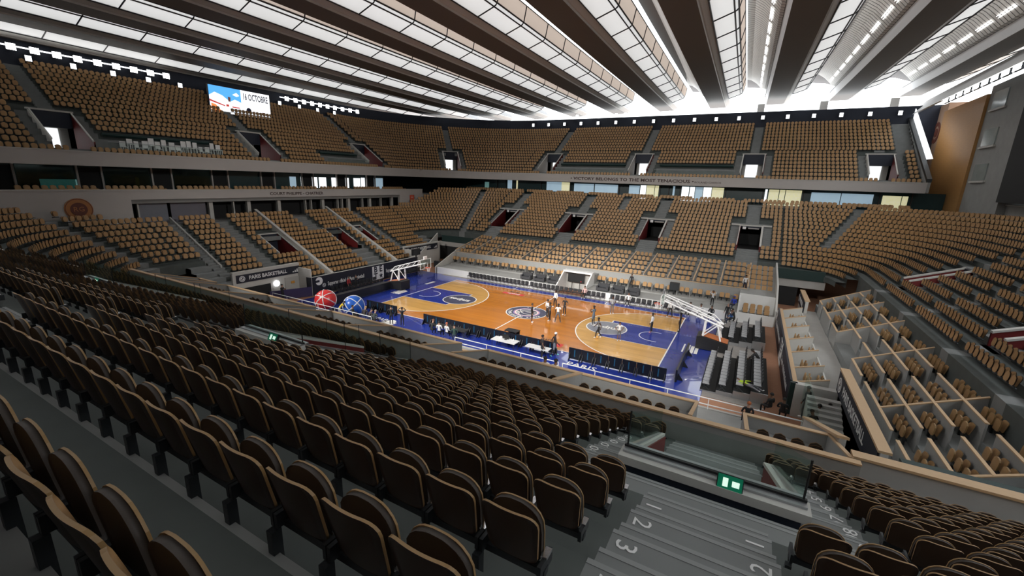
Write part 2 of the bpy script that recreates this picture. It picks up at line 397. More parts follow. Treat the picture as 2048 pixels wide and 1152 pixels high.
# ------------------------------------------------------------------ ground, walls, fascias
struct(MB().box(-60, 62, -60, 75, -.4, -.02).build('floor', 'clay'), 'brick coloured clay ground under the stands')
struct(MB().box(17.0, 20.6, -9.4, 9.4, -.02, .005).build('floor_carpet', 'carpet_grey'), 'grey carpet walkway behind the risers')
def path_pts(side_list, t, cx, cy):
    out = []
    for side, a, b, n in side_list:
        for i in range(n+1): out.append(place(side, a+(b-a)*i/n, t, cx, cy)[:2])
    return out
def ribbon(mb, pts, z0, z1, th, mi=0):
    """vertical wall of thickness th following pts (outwards to the right hand of travel is th>0)"""
    n = len(pts); off = []
    for i in range(n):
        a = np.array(pts[max(i-1, 0)]); b = np.array(pts[min(i+1, n-1)]); d = b-a; d = d/(np.hypot(*d)+1e-9); off.append((pts[i][0]+d[1]*th, pts[i][1]-d[0]*th))
    for i in range(n-1):
        a, b, c, d = pts[i], pts[i+1], off[i+1], off[i]
        mb.quad((*a, z0), (*b, z0), (*b, z1), (*a, z1), mi); mb.quad((*c, z0), (*d, z0), (*d, z1), (*c, z1), mi)
        mb.quad((*a, z1), (*b, z1), (*c, z1), (*d, z1), mi); mb.quad((*d, z0), (*c, z0), (*b, z0), (*a, z0), mi)
    for i in (0, n-1): mb.quad((*pts[i], z0), (*pts[i], z1), (*off[i], z1), (*off[i], z0), mi)
    return mb
# upper fascia: left, corner, far
upl = [('left', -34., UY, 12), ('fl', PI/2, 0, 16), ('far', -UX, 37., 16)]
fas = struct(ribbon(MB(), path_pts(upl, UR, UX, UY), 12.85, 14.12, -.35).build('wall_upper_fascia', 'fascia'), 'pale grey balcony front of the upper tier')
ribbon(MB(), path_pts(upl, UR-.05, UX, UY), 14.12, 14.2, -.5).build('trim_cap', 'concrete_pale', fas)
# underside of the upper tier and back of it
def deck(mb, side_list, t0, t1, z, cx, cy):
    a, b = path_pts(side_list, t0, cx, cy), path_pts(side_list, t1, cx, cy)
    for i in range(len(a)-1): mb.quad((*a[i], z), (*a[i+1], z), (*b[i+1], z), (*b[i], z))
    return mb
upall = [('left', -60., UY, 2), ('fl', PI/2, 0, 10), ('far', -UX, 60., 2)]
struct(deck(MB(), [('left', -60., UY, 2), ('fl', PI/2, 0, 10), ('far', -UX, 37.3, 2)], UR, UR+16, 12.85, UX, UY).build('ceiling_suites', 'concrete'), 'concrete underside of the upper tier')
struct(deck(MB(), [('near', -40, 45, 2)], UR+.3, UR+20, 12.95, UX, UY).build('ceiling_near', 'concrete'), 'concrete underside of the near upper tier')
wt = tuf(NU)+.1
struct(ribbon(MB(), path_pts(upall, wt, UX, UY), -.4, 25.6, -.4).build('wall_upper_back', 'dark_navy'), 'dark navy wall behind the top row')
struct(MB().box(-62, 62, -58.6, -58, 0, 30).build('wall_near', 'concrete')); struct(MB().box(61, 61.6, -58, 75, 0, 34).build('wall_right', 'concrete'))
struct(MB().box(-60.5, -60, -58, 60, 0, 33).build('wall_left', 'dark_navy'))
# left lower balcony with suites above and below
LB = XWALL
lf = struct(MB().box(LB-.5, LB, -40., 26.5, 9.72, 10.62).build('wall_balcony_front', 'fascia'), 'pale grey balcony front with engraved lettering')
MB().box(LB-.62, LB+.06, -40., 26.5, 10.62, 10.7).build('trim_cap', 'concrete_pale', lf)
struct(MB().box(LB-.5, LB-.02, -40, -17.2, 6.5, 9.72).box(LB-.5, LB-.02, 20.6, 27, 6.0, 9.72).build('wall_balcony_ends', 'fascia'), 'pale concrete wall at both ends of the balcony')
bal = struct(MB().box(-44, LB-.5, -40, 30, 9.3, 9.9).build('floor_balcony', 'concrete'))
for k in (0, 1):
    for y in np.arange(-31.5, 25, .56):
        if any(abs(((y+31.5) % 12.4)-c) < .55 for c in (0., 6.2)): continue
        seats_far_list.append((LB-1.35-.85*k, y, 9.9+.28*k, -PI/2, 'balcony', k, 'balcony'))
struct(MB().box(-38.45, LB-.5, -40, 26, 9.9, 10.18).build('floor_balcony_step', 'step_grey'))
sw = struct(MB().box(-41.2, -40.9, -40, 22, 9.9, 12.85).build('wall_suites_left', 'suite_teal'), 'dark glazed suite front on the balcony')
for i, y in enumerate(np.arange(-38, 22, 6.2)):
    for dy in (0, 1.9):
        MB().box(-40.9, -40.6, y+dy, y+dy+.16, 9.9, 12.85).build('post', 'fascia', sw)
    MB().box(-40.88, -40.82, y+.2, y+1.85, 9.9, 12.7).build('door_panel', 'dark_gap', sw)
for (a, b, z0, z1, m) in ((-22.0, -17.6, 10.5, 11.5, 'dim_window'), (-12.6, -11.6, 10.6, 11.4, 'blue_window'), (-14.6, -14.3, 10.4, 11.8, 'orange_sign'), (3.6, 4.6, 10.8, 12.3, 'blue_window'),
                         (5.4, 6.0, 10.8, 12.3, 'sky_window'), (6.5, 8.2, 10.7, 12.3, 'sky_window'), (8.5, 9.8, 10.7, 12.3, 'sky_window'), (10.8, 12.2, 10.7, 12.3, 'sky_window'), (12.3, 14.2, 10.7, 12.3, 'sky_window'),
                         (15.2, 16.6, 10.8, 12.3, 'sky_window'), (16.8, 17.6, 10.8, 12.4, 'sky_window'), (18.3, 19.2, 10.8, 12.4, 'sky_window'), (19.4, 21.8, 10.3, 12.4, 'blue_window')):
    w = MB().box(-40.88, -40.84, a, b, z0, z1).build('window_pane', m, sw)
for y0 in (-36.0, -29.8, -23.6, -17.4, -11.2): MB().box(-40.55, -40.5, y0+.1, y0+4.0, 9.95, 12.8).build('glass_pane', 'glass_dark', sw)
sl = struct(MB().box(-39.0, -38.6, -17.2, 20.6, 6.6, 9.72).build('wall_suites_lower', 'black_matte'), 'dark recessed boxes beneath the balcony')
for y in (-16.4, -9.6, -6.9, -5.2, -1.2, 2.9, 3.8, 5.6, 8.4, 9.2, 10.3, 13.2, 14.6, 17.2, 19.6):
    w = .42 if y in (-9.6, -5.2, -1.2, 5.6, 10.3, 14.6, 19.6) else .14
    MB().box(-37.2, -36.8, y, y+w, 6.9, 9.72).build('pillar', 'concrete_pale', sl)
MB().box(-37.3, -37.2, -16.3, -13.6, 7.0, 9.6).build('glass_pane', 'logo_grey', sl); MB().box(-37.3, -37.2, -13.3, -9.8, 7.0, 9.6).build('glass_pane', 'suite_lilac', sl)
MB().box(-38.58, -36.0, -17.2, 20.6, 9.6, 9.72).build('soffit_board', 'concrete', sl)
struct(MB().box(-39, -35.2, -40, 27, 6.0, 7.15).build('floor_suite_ledge', 'concrete'))
# far suites under the upper tier
fy = 40.6
sf = struct(MB().box(-40, 45, fy, fy+.3, 10.2, 12.85).build('wall_suites_far', 'suite_teal'), 'dark glazed suite front under the far upper tier')
struct(MB().box(-36, 45, CY+tf(15), fy, 9.6, 10.4).build('floor_suites_far', 'step_grey'))
for (a, b, z0, z1, m) in ((-25.6, -24.6, 10.9, 12.8, 'blue_window'), (-23.6, -23.3, 10.9, 12.8, 'leaf_window'), (-31, -30, 10.9, 12.3, 'dim_window'),
                         (-17.0, -13.9, 11.0, 12.75, 'blue_window'), (-13.9, -12.3, 11.0, 12.75, 'leaf_window'), (-11.4, -7.6, 11.0, 12.6, 'blue_window'), (-7.4, -3.2, 11.0, 12.6, 'blue_window'),
                         (-1.2, .6, 10.9, 12.6, 'blue_window'), (.75, 1.7, 10.4, 12.7, 'sky_window'), (1.8, 3.1, 10.6, 12.7, 'leaf_window'), (3.2, 3.8, 10.6, 12.7, 'leaf_window'), (6.1, 6.4, 10.6, 12.7, 'blue_window'),
                         (7.5, 8.6, 10.4, 12.7, 'sky_window'), (8.75, 9.5, 10.4, 12.7, 'sky_window'), (9.6, 10.7, 10.4, 12.7, 'blue_window'), (10.8, 12.0, 10.5, 12.7, 'sky_window'), (12.1, 13.8, 10.7, 12.7, 'leaf_window'),
                         (19.5, 19.8, 10.4, 12.7, 'sky_window'), (20.0, 21.3, 10.4, 12.7, 'leaf_window'), (21.4, 22.1, 10.4, 12.7, 'leaf_window'), (22.2, 24.2, 10.4, 12.7, 'leaf_window'),
                         (25.4, 28.9, 10.9, 12.5, 'blue_window'), (29.0, 32.6, 10.9, 12.5, 'blue_window'), (33.6, 35.6, 10.4, 12.4, 'leaf_window'), (35.7, 36.3, 10.4, 12.4, 'leaf_window')):
    MB().box(a, b, fy-.08, fy-.02, z0, z1).build('window_pane', m, sf)
for x in (-28, -26, -18.2, -12.1, -3.0, 4.0, 5.4, 7.2, 14.0, 19.2, 24.4, 33.2, 36.6): MB().box(x, x+.12, fy-.2, fy-.02, 10.3, 12.85).build('post', 'frame_dark', sf)
for k in range(2):
    for x in np.arange(-33, 36, .55):
        if abs(((x+39) % 6.1)-.4) < .5: continue
        seats_far_list.append((x, 37.2+.95*k, 10.4, PI, 'suite', k, 'suite'))
# end wall of the far upper tier, wooden tower, right hand structures
we = struct(MB().prism([(37.0, 37.2, 14.2), (37.0, 54.3, 24.3), (37.0, 54.3, 12.9), (37.0, 37.2, 12.9)], (.35, 0, 0)).build('wall_upper_end', 'concrete'), 'sloping end wall of the far upper tier')
MB().prism([(36.9, 37.2, 14.2), (36.9, 54.3, 24.3), (36.9, 54.3, 24.75), (36.9, 37.2, 14.65)], (.5, 0, 0)).build('trim_cap', 'steel_dark', we)
MB().prism([(37.45, 39.5, 17.2), (37.45, 53, 25.2), (37.45, 53, 22.0), (37.45, 44., 17.3)], (.1, 0, 0)).build('window_pane', 'sky_window', we)
tw = struct(MB().box(40., 46, 36.2, 49.6, 9, 24.2).build('wall_wood_tower', 'wood_panel'), 'wood clad tower beside the far upper tier')
MB().box(40.3, 46, 49.6, 60, 9, 25.4).build('wall_side', 'wood_pink', tw)
ring = MB(); ring.lathe([(.95, 0), (1.5, 0), (1.5, .05), (.95, .05), (.95, 0)], 24); ring.lathe([(.0, .05), (.62, .05), (.62, 0)], 20)
ring.xf(Matrix.Translation((40.28, 52.2, 21.6)) @ Matrix.Rotation(-PI/2, 4, 'Y')); ring.build('emblem', 'disc_dark', tw)
wr = struct(MB().box(40.3, 48, 26.8, 36.2, 9, 25).build('wall_right_block', 'concrete'), 'grey block with narrow windows beyond the tower')
for z0 in (14.5, 18.3, 22.3):
    MB().box(40.2, 40.3, 31.5, 34.8, z0, z0+1.8).build('window_pane', 'tower_window', wr)
    MB().box(40.1, 40.3, 31.2, 35.1, z0-.25, z0-.05).build('sill', 'concrete_pale', wr)
struct(MB().box(40.1, 43.9, 0, 26.8, 12.2, 21.5).build('wall_dark_box', 'black_matte'), 'black enclosed gallery high on the side')
struct(MB().box(41.0, 41.4, -30, 36, 9.6, 11.9).build('wall_right_parapet', 'concrete'), 'grey parapet above the top row')
struct(MB().box(40.9, 41.5, -30, 36, 11.9, 12.0).build('trim_1', 'concrete_pale'))
struct(MB().box(41.4, 60, -58, 36, 9, 9.6).build('floor_right_top', 'concrete')); struct(MB().box(37, 60, 36, 60, 9, 9.6).build('floor_right_far', 'concrete'))
cn = thing('flat_canopy', 'thin flat canopy roof on slim columns below the dark gallery', 'canopy', (42.6, 24, 10))
MB().prism([(-1.6, -12, 4.0), (2.0, -12, 4.0), (2.0, 9.5, 4.0), (0, 11, 4.0), (-1.6, 9.0, 4.0)], (0, 0, .22)).build('roof_slab', 'steel', cn)
for y in (-9, -2, 5): MB().tube([(.2, y, -.2), (.2, y, 4.0)], .09, 8).build('column', 'steel', cn)
# roof edge on the right with its floodlights
struct(MB().prism([(37.2, -30, 24.4), (37.2, 57, 24.4), (39.4, 57, 26.9), (39.4, -30, 26.9)], (.5, 0, .1)).build('ceiling_edge', 'beam_light'), 'light grey roof edge above the tower')
# ------------------------------------------------------------------ passages through the lower terraces
def passage(xc, sgn, near):
    y0, y1 = CY+tf(3), CY+tf(8); zf = zk(2); t = MB(); r = MB(); nm = 'passage'
    root = senv('wall_passage', 'entrance passage with dark red side walls')
    Y = lambda y: sgn*y
    for s in (-1, 1):
        x = xc+s*1.25; xo = x+s*.16
        pr = [(x, Y(y0-.1), zf), (x, Y(y1), zf), (x, Y(y1), zk(8)+.25), (x, Y(y0-.1), zk(3)+.25)]
        MB().prism(pr, (s*.16, 0, 0)).build('side_wall', 'red_wall', root)
        a, b = Vector((x-.03, Y(y0-.12), zk(3)+.25)), Vector((x-.03, Y(y1), zk(8)+.25))
        MB().prism([a, b, b+Vector((0, 0, .09)), a+Vector((0, 0, .09))], (s*.16+.06, 0, 0)).build('cap', 'concrete_pale', root)
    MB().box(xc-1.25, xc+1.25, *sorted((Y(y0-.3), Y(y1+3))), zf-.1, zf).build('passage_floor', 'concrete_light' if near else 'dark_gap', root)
    MB().box(xc-1.4, xc+1.4, *sorted((Y(y1), Y(y1+.2))), zf+2.15, zk(8)+.2).build('header', 'dark_navy', root)
    MB().box(xc-1.5, xc+1.5, *sorted((Y(y1-.06), Y(y1+.3))), zk(8)+.2, zk(8)+.36).build('ledge', 'concrete_pale', root)
    MB().box(xc-1.25, xc+1.25, *sorted((Y(y1+2.6), Y(y1+2.7))), zf, zf+2.2).build('door_leaf', 'dark_gap', root)
    if near: MB().box(xc-1.2, xc+1.2, *sorted((Y(y1-1.3), Y(y1-.3))), zf, zf+.012).build('tactile_strip', 'tactile', root)
    if not near:
        for s in (-1, 1): MB().box(*sorted((xc+s*1.35, xc+s*2.4)), *sorted((Y(y1-.1), Y(y1+.05))), zk(8)+.25, zk(8)+.42).build('rail', 'concrete_pale', root)
        text_on(root, 'sign_lettering', 'SORTIE', .26, 'letter_white', (xc+.2, Y(y1)-sgn*.02, zf+2.5), (-sgn*-1 if sgn < 0 else -1, 0, 0), (0, -sgn, 0)) if False else None
        MB().box(xc-1.0, xc-.6, *sorted((Y(y1-.03), Y(y1))), zf+2.35, zf+2.7).build('sign_plate', 'letter_white', root)
        MB().box(xc-.35, xc+.95, *sorted((Y(y1-.03), Y(y1))), zf+2.42, zf+2.58).build('sign_plate', 'concrete_light', root)
    return root
for x in VX: passage(x, 1, False)
for x in VX: passage(x, -1, True)
# glass enclosures of the near passages
for i, x in enumerate(VX[:3]):
    nm = ('beside the bright stairs', 'in the middle of the near stand', 'farthest along the near stand')[i]
    g = thing('glass_enclosure', 'clear glass balustrade round the exit passage '+nm, 'balustrade', (x, -(CY+tf(8)), zk(8)), 0, 'glass enclosures of the near passages')
    d = tf(8)-tf(3)
    MB().box(-1.45, 1.45, -.16, .16, .0, .40).build('sill_beam', 'steel', g)
    MB().box(-1.45, 1.45, -.03, .03, .40, .44).build('base_channel', 'black', g)
    MB().box(-1.42, 1.42, -.008, .008, .44, 1.12).build('glass_pane', 'glass', g)
    for s in (-1, 1):
        dz = zk(3)-zk(8)
        MB().prism([(s*1.4, 0, .44), (s*1.4, d, dz+.40), (s*1.4, d, dz+1.1), (s*1.4, 0, 1.12)], (s*.016, 0, 0)).build('glass_pane', 'glass', g)
        MB().prism([(s*1.36, 0, .34), (s*1.36, d, dz+.32), (s*1.36, d, dz+.40), (s*1.36, 0, .42)], (s*.08, 0, 0)).build('base_rail', 'steel', g)
        MB().tube([(s*1.4, 0, .3), (s*1.4, 0, 1.14)], .018, 6).build('post', 'black', g)
        if i: [MB().tube([(s*1.4, d*q, dz*q+.4), (s*1.4, d*q, dz*q+1.3)], .012, 5).build('post', 'black', g) for q in (.33, .66, 1)]
    e = thing('exit_sign', 'lit green exit sign on the '+('steel sill beside the bright stairs' if i == 0 else 'sill of the passage in mid stand' if i == 1 else 'sill of the far passage'), 'sign', (x+.35, -(CY+tf(8))+.0, zk(8)+.30), 0, 'green exit signs')
    ME = Matrix.Translation((0, -.2, .13)) @ Matrix.Rotation(-.5, 4, 'X')
    MB().box(-.2, .2, -.035, .035, -.13, .13, M=ME).build('case', 'steel_dark', e); MB().box(-.185, .185, -.045, -.035, -.115, .115, M=ME).build('face_plate', 'exit_green', e)
    MB().box(-.11, -.03, -.05, -.045, -.07, .07, M=ME).build('pictogram', 'exit_white', e); MB().box(.03, .14, -.05, -.045, -.045, .045, M=ME).build('pictogram', 'exit_white', e)
# stair half-steps and painted row numbers on the near stairs
st = MB()
def half(x0, x1, k): st.box(x0, x1, -(CY+tf(k)), -(CY+tf(k)-.38), zk(k-1), zk(k-1)+.215)
for x in VX:
    for k in range(1, 20):
        if k <= 3: half(x-1.2, x+1.25, k)
        elif k <= 8: half(x-2.4, x-1.45, k); half(x+1.45, x+2.4, k)
        elif k <= 9: half(x-2.4, x+2.4, k)
        else: half(x-.75, x+.85, k)
st.build('stair_steps', 'step_grey', TERR['near'])
for x in VX[:2]:
    ns = MB()
    for k in range(1, 20):
        for x0, x1 in (((x-1.2, x+1.25),) if k <= 3 else ((x-2.4, x-1.45), (x+1.45, x+2.4)) if k <= 8 else ((x-2.4, x+2.4),) if k <= 9 else ((x-.75, x+.85),)):
            y = -(CY+tf(k)); ns.box(x0, x1, y-.05, y+.004, zk(k), zk(k)+.006); ns.box(x0, x1, y+.33, y+.384, zk(k-1)+.215, zk(k-1)+.221)
    ns.build('step_nosing', 'nosing', TERR['near'])
for k in range(2, 19):
    kb = MB()
    for a, b in minus([(-CX, 33.5)], aisle_cuts(k, True)): kb.box(a, b, -(CY+tf(k+1)), -(CY+tk(k)+.06), zk(k), zk(k)+.14)
    kb.build('kerb', 'concrete', TERR['near'])
fs = MB()
for x in VX+(0.,):
    for k in range(1 if x else 11, 15):
        for x0, x1 in (((x-1.2, x+1.25),) if k <= 3 else ((x-2.4, x-1.45), (x+1.45, x+2.4)) if k <= 8 else ((x-.75, x+.8),)):
            fs.box(x0, x1, CY+tf(k)-.4, CY+tf(k), zk(k-1), zk(k-1)+.215)
fs.build('stair_steps', 'step_grey', TERR['far'])
for j, k in enumerate(range(10, 15)):
    for sx, al in ((-.72, 1), (.82, -1)): text_on(TERR['near'], 'painted_number', str(j+1), .3, 'letter_white', (18.42+sx*.82, -(CY+tk(k)-.45), zk(k)+.004), (0, al*-1., 0), (0, 0, 1))
for k in range(3, 9):
    for s in (-1, 1): text_on(TERR['near'], 'painted_number', '%02d' % (k+1), .3, 'letter_white', (18.42+s*2.28, -(CY+tk(k)-.45), zk(k)+.004), (0, s*1., 0), (0, 0, 1))
# passages in the upper tier
def upper_passage(side, u):
    k0, k1 = 3, 8; zf = zu(2); root = senv('wall_upper_passage', 'bright doorway through the upper tier')
    x0, y0, r = place(side, u, tuf(k0), UX, UY); M = Matrix.Translation((x0, y0, 0)) @ Matrix.Rotation(r, 4, 'Z')
    d = -(tuf(k1)-tuf(k0)) if side not in ('fl',) else -(tuf(k1)-tuf(k0))
    def b(name, m, mb): mb.xf(M); mb.build(name, m, root)
    for s in (-1, 1):
        b('side_wall', 'red_wall' if s < 0 else 'concrete_pale', MB().prism([(s*1.5, 0, zf), (s*1.5, d, zf), (s*1.5, d, zu(8)+.2), (s*1.5, 0, zu(3)+.2)], (s*.12, 0, 0)))
        b('cap', 'concrete_pale', MB().prism([(s*1.5-.06, 0, zu(3)+.2), (s*1.5-.06, d, zu(8)+.2), (s*1.5-.06, d, zu(8)+.34), (s*1.5-.06, 0, zu(3)+.34)], (.12, 0, 0)))
    b('passage_floor', 'concrete_light', MB().box(-1.5, 1.5, d-1.5, .2, zf-.1, zf))
    b('header', 'dark_navy', MB().box(-1.6, 1.6, d-.1, d+.05, zf+2.1, zu(8)+.25)); b('cap', 'concrete_pale', MB().box(-1.7, 1.7, d-.2, d+.12, zu(8)+.2, zu(8)+.36))
    b('back_wall', 'concrete_pale', MB().box(-1.5, 1.5, d-1.6, d-1.5, zf, zf+2.2))
    b('daylight_opening', 'sky_window', MB().box(-.7, 1.0, d-1.48, d-1.42, zf, zf+2.1))
    return root
for x in UV_FAR: upper_passage('far', x)
for y in UV_LEFT: upper_passage('left', y)
upper_passage('fl', PI/4)
us = MB()
for k in range(1, NU):
    for side, lst in (('far', UV_FAR), ('left', UV_LEFT), ('fl', (PI/4,))):
        if 3 <= k <= 8: continue
        for u in lst:
            x, y, r = place(side, u, tuf(k), UX, UY); us.box(-.6, .6, 0, .42, zu(k-1), zu(k-1)+.28, M=Matrix.Translation((x, y, 0)) @ Matrix.Rotation(r, 4, 'Z'))
struct(us.build('stairs_upper', 'step_grey'), 'grey stair steps of the upper tier')
# ------------------------------------------------------------------ boxes (loges) on the four sides
loge_list = []                       # x, y, z, rot of box seats
FW = 9.3
fl = senv('wall_front_far', 'white low wall and grey terrace in front of the far boxes')
TX0, TX1 = -.75, 2.65
for x0, x1 in ((-18.7, TX0), (TX1, 18.4)): MB().box(x0, x1, FW, FW+.18, -.02, .86).build('low_wall', 'white_paint', fl)
for x0, x1 in ((-18.7, TX0-.12), (TX1+.12, 18.4)): MB().box(x0, x1, FW+.18, 12.35, .6, .84).build('apron', 'concrete', fl); MB().box(x0, x1, 12.35, 14.0, .7, .98).build('apron_step', 'concrete', fl)
MB().box(TX0-.12, TX1+.12, 12.3, 14.0, .7, 2.0).build('apron_step', 'concrete', fl)
# tunnel mouth
for x, s in ((TX0, -1), (TX1, 1)):
    MB().prism([(x, FW, -.02), (x, 12.3, -.02), (x, 12.3, 2.3), (x, 11.4, 2.3), (x, FW, .95)], (s*.14, 0, 0)).build('tunnel_cheek', 'white_paint', fl)
MB().box(TX0-.14, TX1+.14, 11.4, 12.3, 2.2, 2.42).build('tunnel_lintel', 'white_paint', fl)
MB().box(TX0, TX1, 12.28, 12.34, -.02, 2.3).build('tunnel_back', 'concrete_light', fl)
tv = thing('screen', 'black screen standing in the white framed tunnel mouth', 'screen', (.65, 11.9, 0))
MB().box(-1.05, 1.05, -.06, .06, .95, 2.1).build('panel', 'black', tv); MB().box(-.9, .9, -.2, .2, .0, .06).build('foot', 'black', tv)
for s in (-.5, .5): MB().tube([(s, 0, .05), (s, 0, 1.0)], .035, 6).build('leg', 'black', tv)
MB().box(.62, .7, -.075, -.06, 1.05, 1.2).build('standby_light', 'logo_red', tv)
def loge_block(sgn, xs, y0, rowsj, parent, gap=True, front=True):
    """boxes along x: dividers at xs, five rows going outwards"""
    Y = lambda y: sgn*y
    yb = y0+7.4; zb = 1.95
    for j in range(rowsj):
        ya = y0+.35+1.35*j
        MB().box(xs[0], xs[-1], *sorted((Y(ya-.35), Y(ya+1.0+(.9 if j == rowsj-1 else 0)))), .5, zb+.36*j).build('box_floor', 'concrete', parent)
        for i in range(len(xs)-1):
            c = (xs[i]+xs[i+1])/2-.12
            for s in range(4): loge_list.append((c+(s-1.5)*.53, Y(ya+.62), zb+.36*j, PI if sgn > 0 else 0, 'far' if sgn > 0 else 'near'))
    for x in xs:
        p = [(x-.05, Y(y0), .9), (x-.05, Y(yb), .9), (x-.05, Y(yb), zb+.36*(rowsj-1)+.72), (x-.05, Y(y0), zb+.70)]
        MB().prism(p, (.1, 0, 0)).build('box_divider', 'divider', parent)
        a, b = Vector((x-.07, Y(y0), zb+.70)), Vector((x-.07, Y(yb), zb+.36*(rowsj-1)+.72))
        MB().prism([a, b, b+Vector((0, 0, .05)), a+Vector((0, 0, .05))], (.14, 0, 0)).build('divider_cap', 'wood_cap', parent)
    MB().box(xs[0], xs[-1], *sorted((Y(y0-.1), Y(y0))), .7, 2.42).build('box_front', 'divider', parent)
    MB().box(xs[0], xs[-1], *sorted((Y(y0-.14), Y(y0+.04))), 2.42, 2.47).build('divider_cap', 'wood_cap', parent)
    if front:
        for i in range(len(xs)-1):
            for q in (0, 1):
                c = xs[i]+(q+.5)*1.36
                for s in (-.5, .5): loge_list.append((c+s*.54, Y(y0-.75), .98, PI if sgn > 0 else 0, 'far_front' if sgn > 0 else 'near_front'))
                MB().box(c+.62, c+.67, *sorted((Y(y0-1.35), Y(y0-.1))), .95, 1.55).build('small_divider', 'divider', parent)
xs_far = [2.72*n for n in range(-7, 8)]
lgf = senv('wall_boxes_far', 'grey partitioned boxes on the far side'); loge_block(1, xs_far, 14.1, 5, lgf)
MB().box(-19.1, 21.7, 21.4, 22.6, 2.6, 3.72).build('walkway', 'concrete', lgf)
xs_near = [2.72*n for n in range(-8, 9)]
lgn = senv('wall_boxes_near', 'grey partitioned boxes on the near side')
nb = []
for x0, x1 in minus([(-21.8, 22.2)], [(x-.85, x+.85) for x in VX]):
    n = max(1, int(round((x1-x0)/5.3))); nb += [(x0+(x1-x0)*i/n, x0+(x1-x0)*(i+1)/n) for i in range(n)]
for x0, x1 in nb:
    MB().box(x0, x1, -22.0, -18.6, 1.0, 3.38).build('box_floor', 'concrete', lgn)
    MB().box(x0, x1, -18.7, -18.58, 1.0, 3.9).build('box_front', 'divider', lgn); MB().box(x0, x1, -18.74, -18.54, 3.9, 3.95).build('divider_cap', 'wood_cap', lgn)
    for x in (x0+.05, x1-.05):
        MB().prism([(x-.05, -18.6, 1.0), (x-.05, -21.9, 1.0), (x-.05, -21.9, 4.9), (x-.05, -18.6, 3.9)], (.1, 0, 0)).build('box_divider', 'divider', lgn)
        MB().prism([(x-.07, -18.6, 3.9), (x-.07, -21.9, 4.9), (x-.07, -21.9, 4.95), (x-.07, -18.6, 3.95)], (.14, 0, 0)).build('divider_cap', 'wood_cap', lgn)
    n = int((x1-x0-.6)/.54)
    for q in range(n): loge_list.append(((x0+x1)/2+(q-(n-1)/2)*.54, -20.25, 3.38, 0, 'near'))
    MB().box(x0+.6, x1-.6, -15.4, -15.3, .9, 1.9).build('box_front', 'divider', lgn); MB().box(x0+.6, x1-.6, -15.44, -15.26, 1.9, 1.95).build('divider_cap', 'wood_cap', lgn)
    for q in range(int((x1-x0-1.6)/.56)): loge_list.append((x0+1.0+q*.56, -16.6, 1.6, 0, 'near'))
MB().box(-22, 22.3, -18.6, -15.3, .3, 1.6).build('box_floor', 'concrete', lgn)
MB().box(-22, 22.3, -15.3, -12.2, .2, .55).build('apron', 'concrete', lgn)
nf = struct(MB().box(-25, 22.3, -12.2, -12.02, -.02, .6).build('wall_front_near', 'concrete_light'), 'low front wall on the near side')
# near parapet in front of the first row
py = -(CY+tf(0)-.25)
pp = struct(MB().box(-24, 22.3, py-.14, py, 2.2, 5.02).build('wall_parapet_near', 'concrete'), 'grey parapet in front of the near rows')
MB().box(-24, 22.3, py-.19, py+.05, 5.02, 5.08).build('trim_cap', 'wood_cap', pp)
p2 = struct(MB().box(22.3, 40, py+.5, py+.7, 1.5, 4.9).build('wall_parapet_corner', 'concrete_light'), 'pale parapet with broad wooden cap at the corner')
MB().box(22.2, 40, py+.42, py+.82, 4.9, 4.98).build('trim_cap', 'wood_cap', p2)
MB().box(22.3, 40, py-.3, py+.5, 2.2, 3.85).build('corner_fill', 'step_grey', p2)
# white handrail on the near front wall
for (a, b, lb) in ((-22.0, -8.5, 'white double pipe handrail behind the beach balls'), (.2, 8.6, 'white double pipe handrail behind the scorer table'), (8.9, 22.2, 'white double pipe handrail below the corner boxes')):
    hr = thing('handrail', lb, 'handrail', ((a+b)/2, -12.3, .6), 0, 'white handrails')
    L = (b-a)/2
    for z in (.28, .66): MB().tube([(-L, 0, z), (L, 0, z)], .032, 6).build('pipe', 'white_metal', hr)
    for x in np.linspace(-L, L, max(3, int((b-a)/1.9))): MB().tube([(x, 0, 0), (x, 0, .66)], .026, 6).build('post', 'white_metal', hr)
# right hand boxes: terraced columns with cross walls
RX = [25.1+.92*j for j in range(5)]; RC = [2.75+.4*j for j in range(5)]
RYS = [-17.9, -11.95, -5.0, .9, 6.6, 11.4]
lgr = senv('wall_boxes_right', 'grey partitioned boxes with pale wooden caps behind the baseline')
for j in range(5):
    x0 = RX[j]; x1 = RX[j]+.92
    if j < 4:
        MB().box(x0, x1, -19.4, 13.2, .6, RC[j]-.78).build('box_floor', 'step_grey', lgr)
    for i in range(len(RYS)-1):
        a, b = RYS[i], RYS[i+1]; m = a+(b-a)*.5
        gaps = [(m-.25, m+.65)] if j > 0 else [(m-.25, m+.65)]
        if j == 4: gaps = []
        if j == 0 and i == 2: continue
        for s0, s1 in minus([(a, b)], gaps):
            MB().box(x0-.04, x0+.04, s0, s1, 1.2, RC[j]).build('box_divider', 'divider', lgr); MB().box(x0-.065, x0+.065, s0, s1, RC[j], RC[j]+.05).build('divider_cap', 'wood_cap', lgr)
        if j < 4 and not (j < 2 and i == 2):
            for g0, g1 in ((a+.35, m-.55), (m+.95, b-.3)):
                n = int((g1-g0)/.53)
                for q in range(n): loge_list.append((x0+.66, g0+(q+.5)*(g1-g0)/n, RC[j]-.78, PI/2, 'right'))
for y in RYS:
    p = [(RX[0], y-.04, 1.4), (RX[4], y-.04, 1.4), (RX[4], y-.04, RC[4]), (RX[0], y-.04, RC[0])]
    MB().prism(p, (0, .08, 0)).build('cross_wall', 'divider', lgr)
    a, b = Vector((RX[0], y-.065, RC[0])), Vector((RX[4], y-.065, RC[4])); MB().prism([a, b, b+Vector((0, 0, .05)), a+Vector((0, 0, .05))], (0, .13, 0)).build('divider_cap', 'wood_cap', lgr)
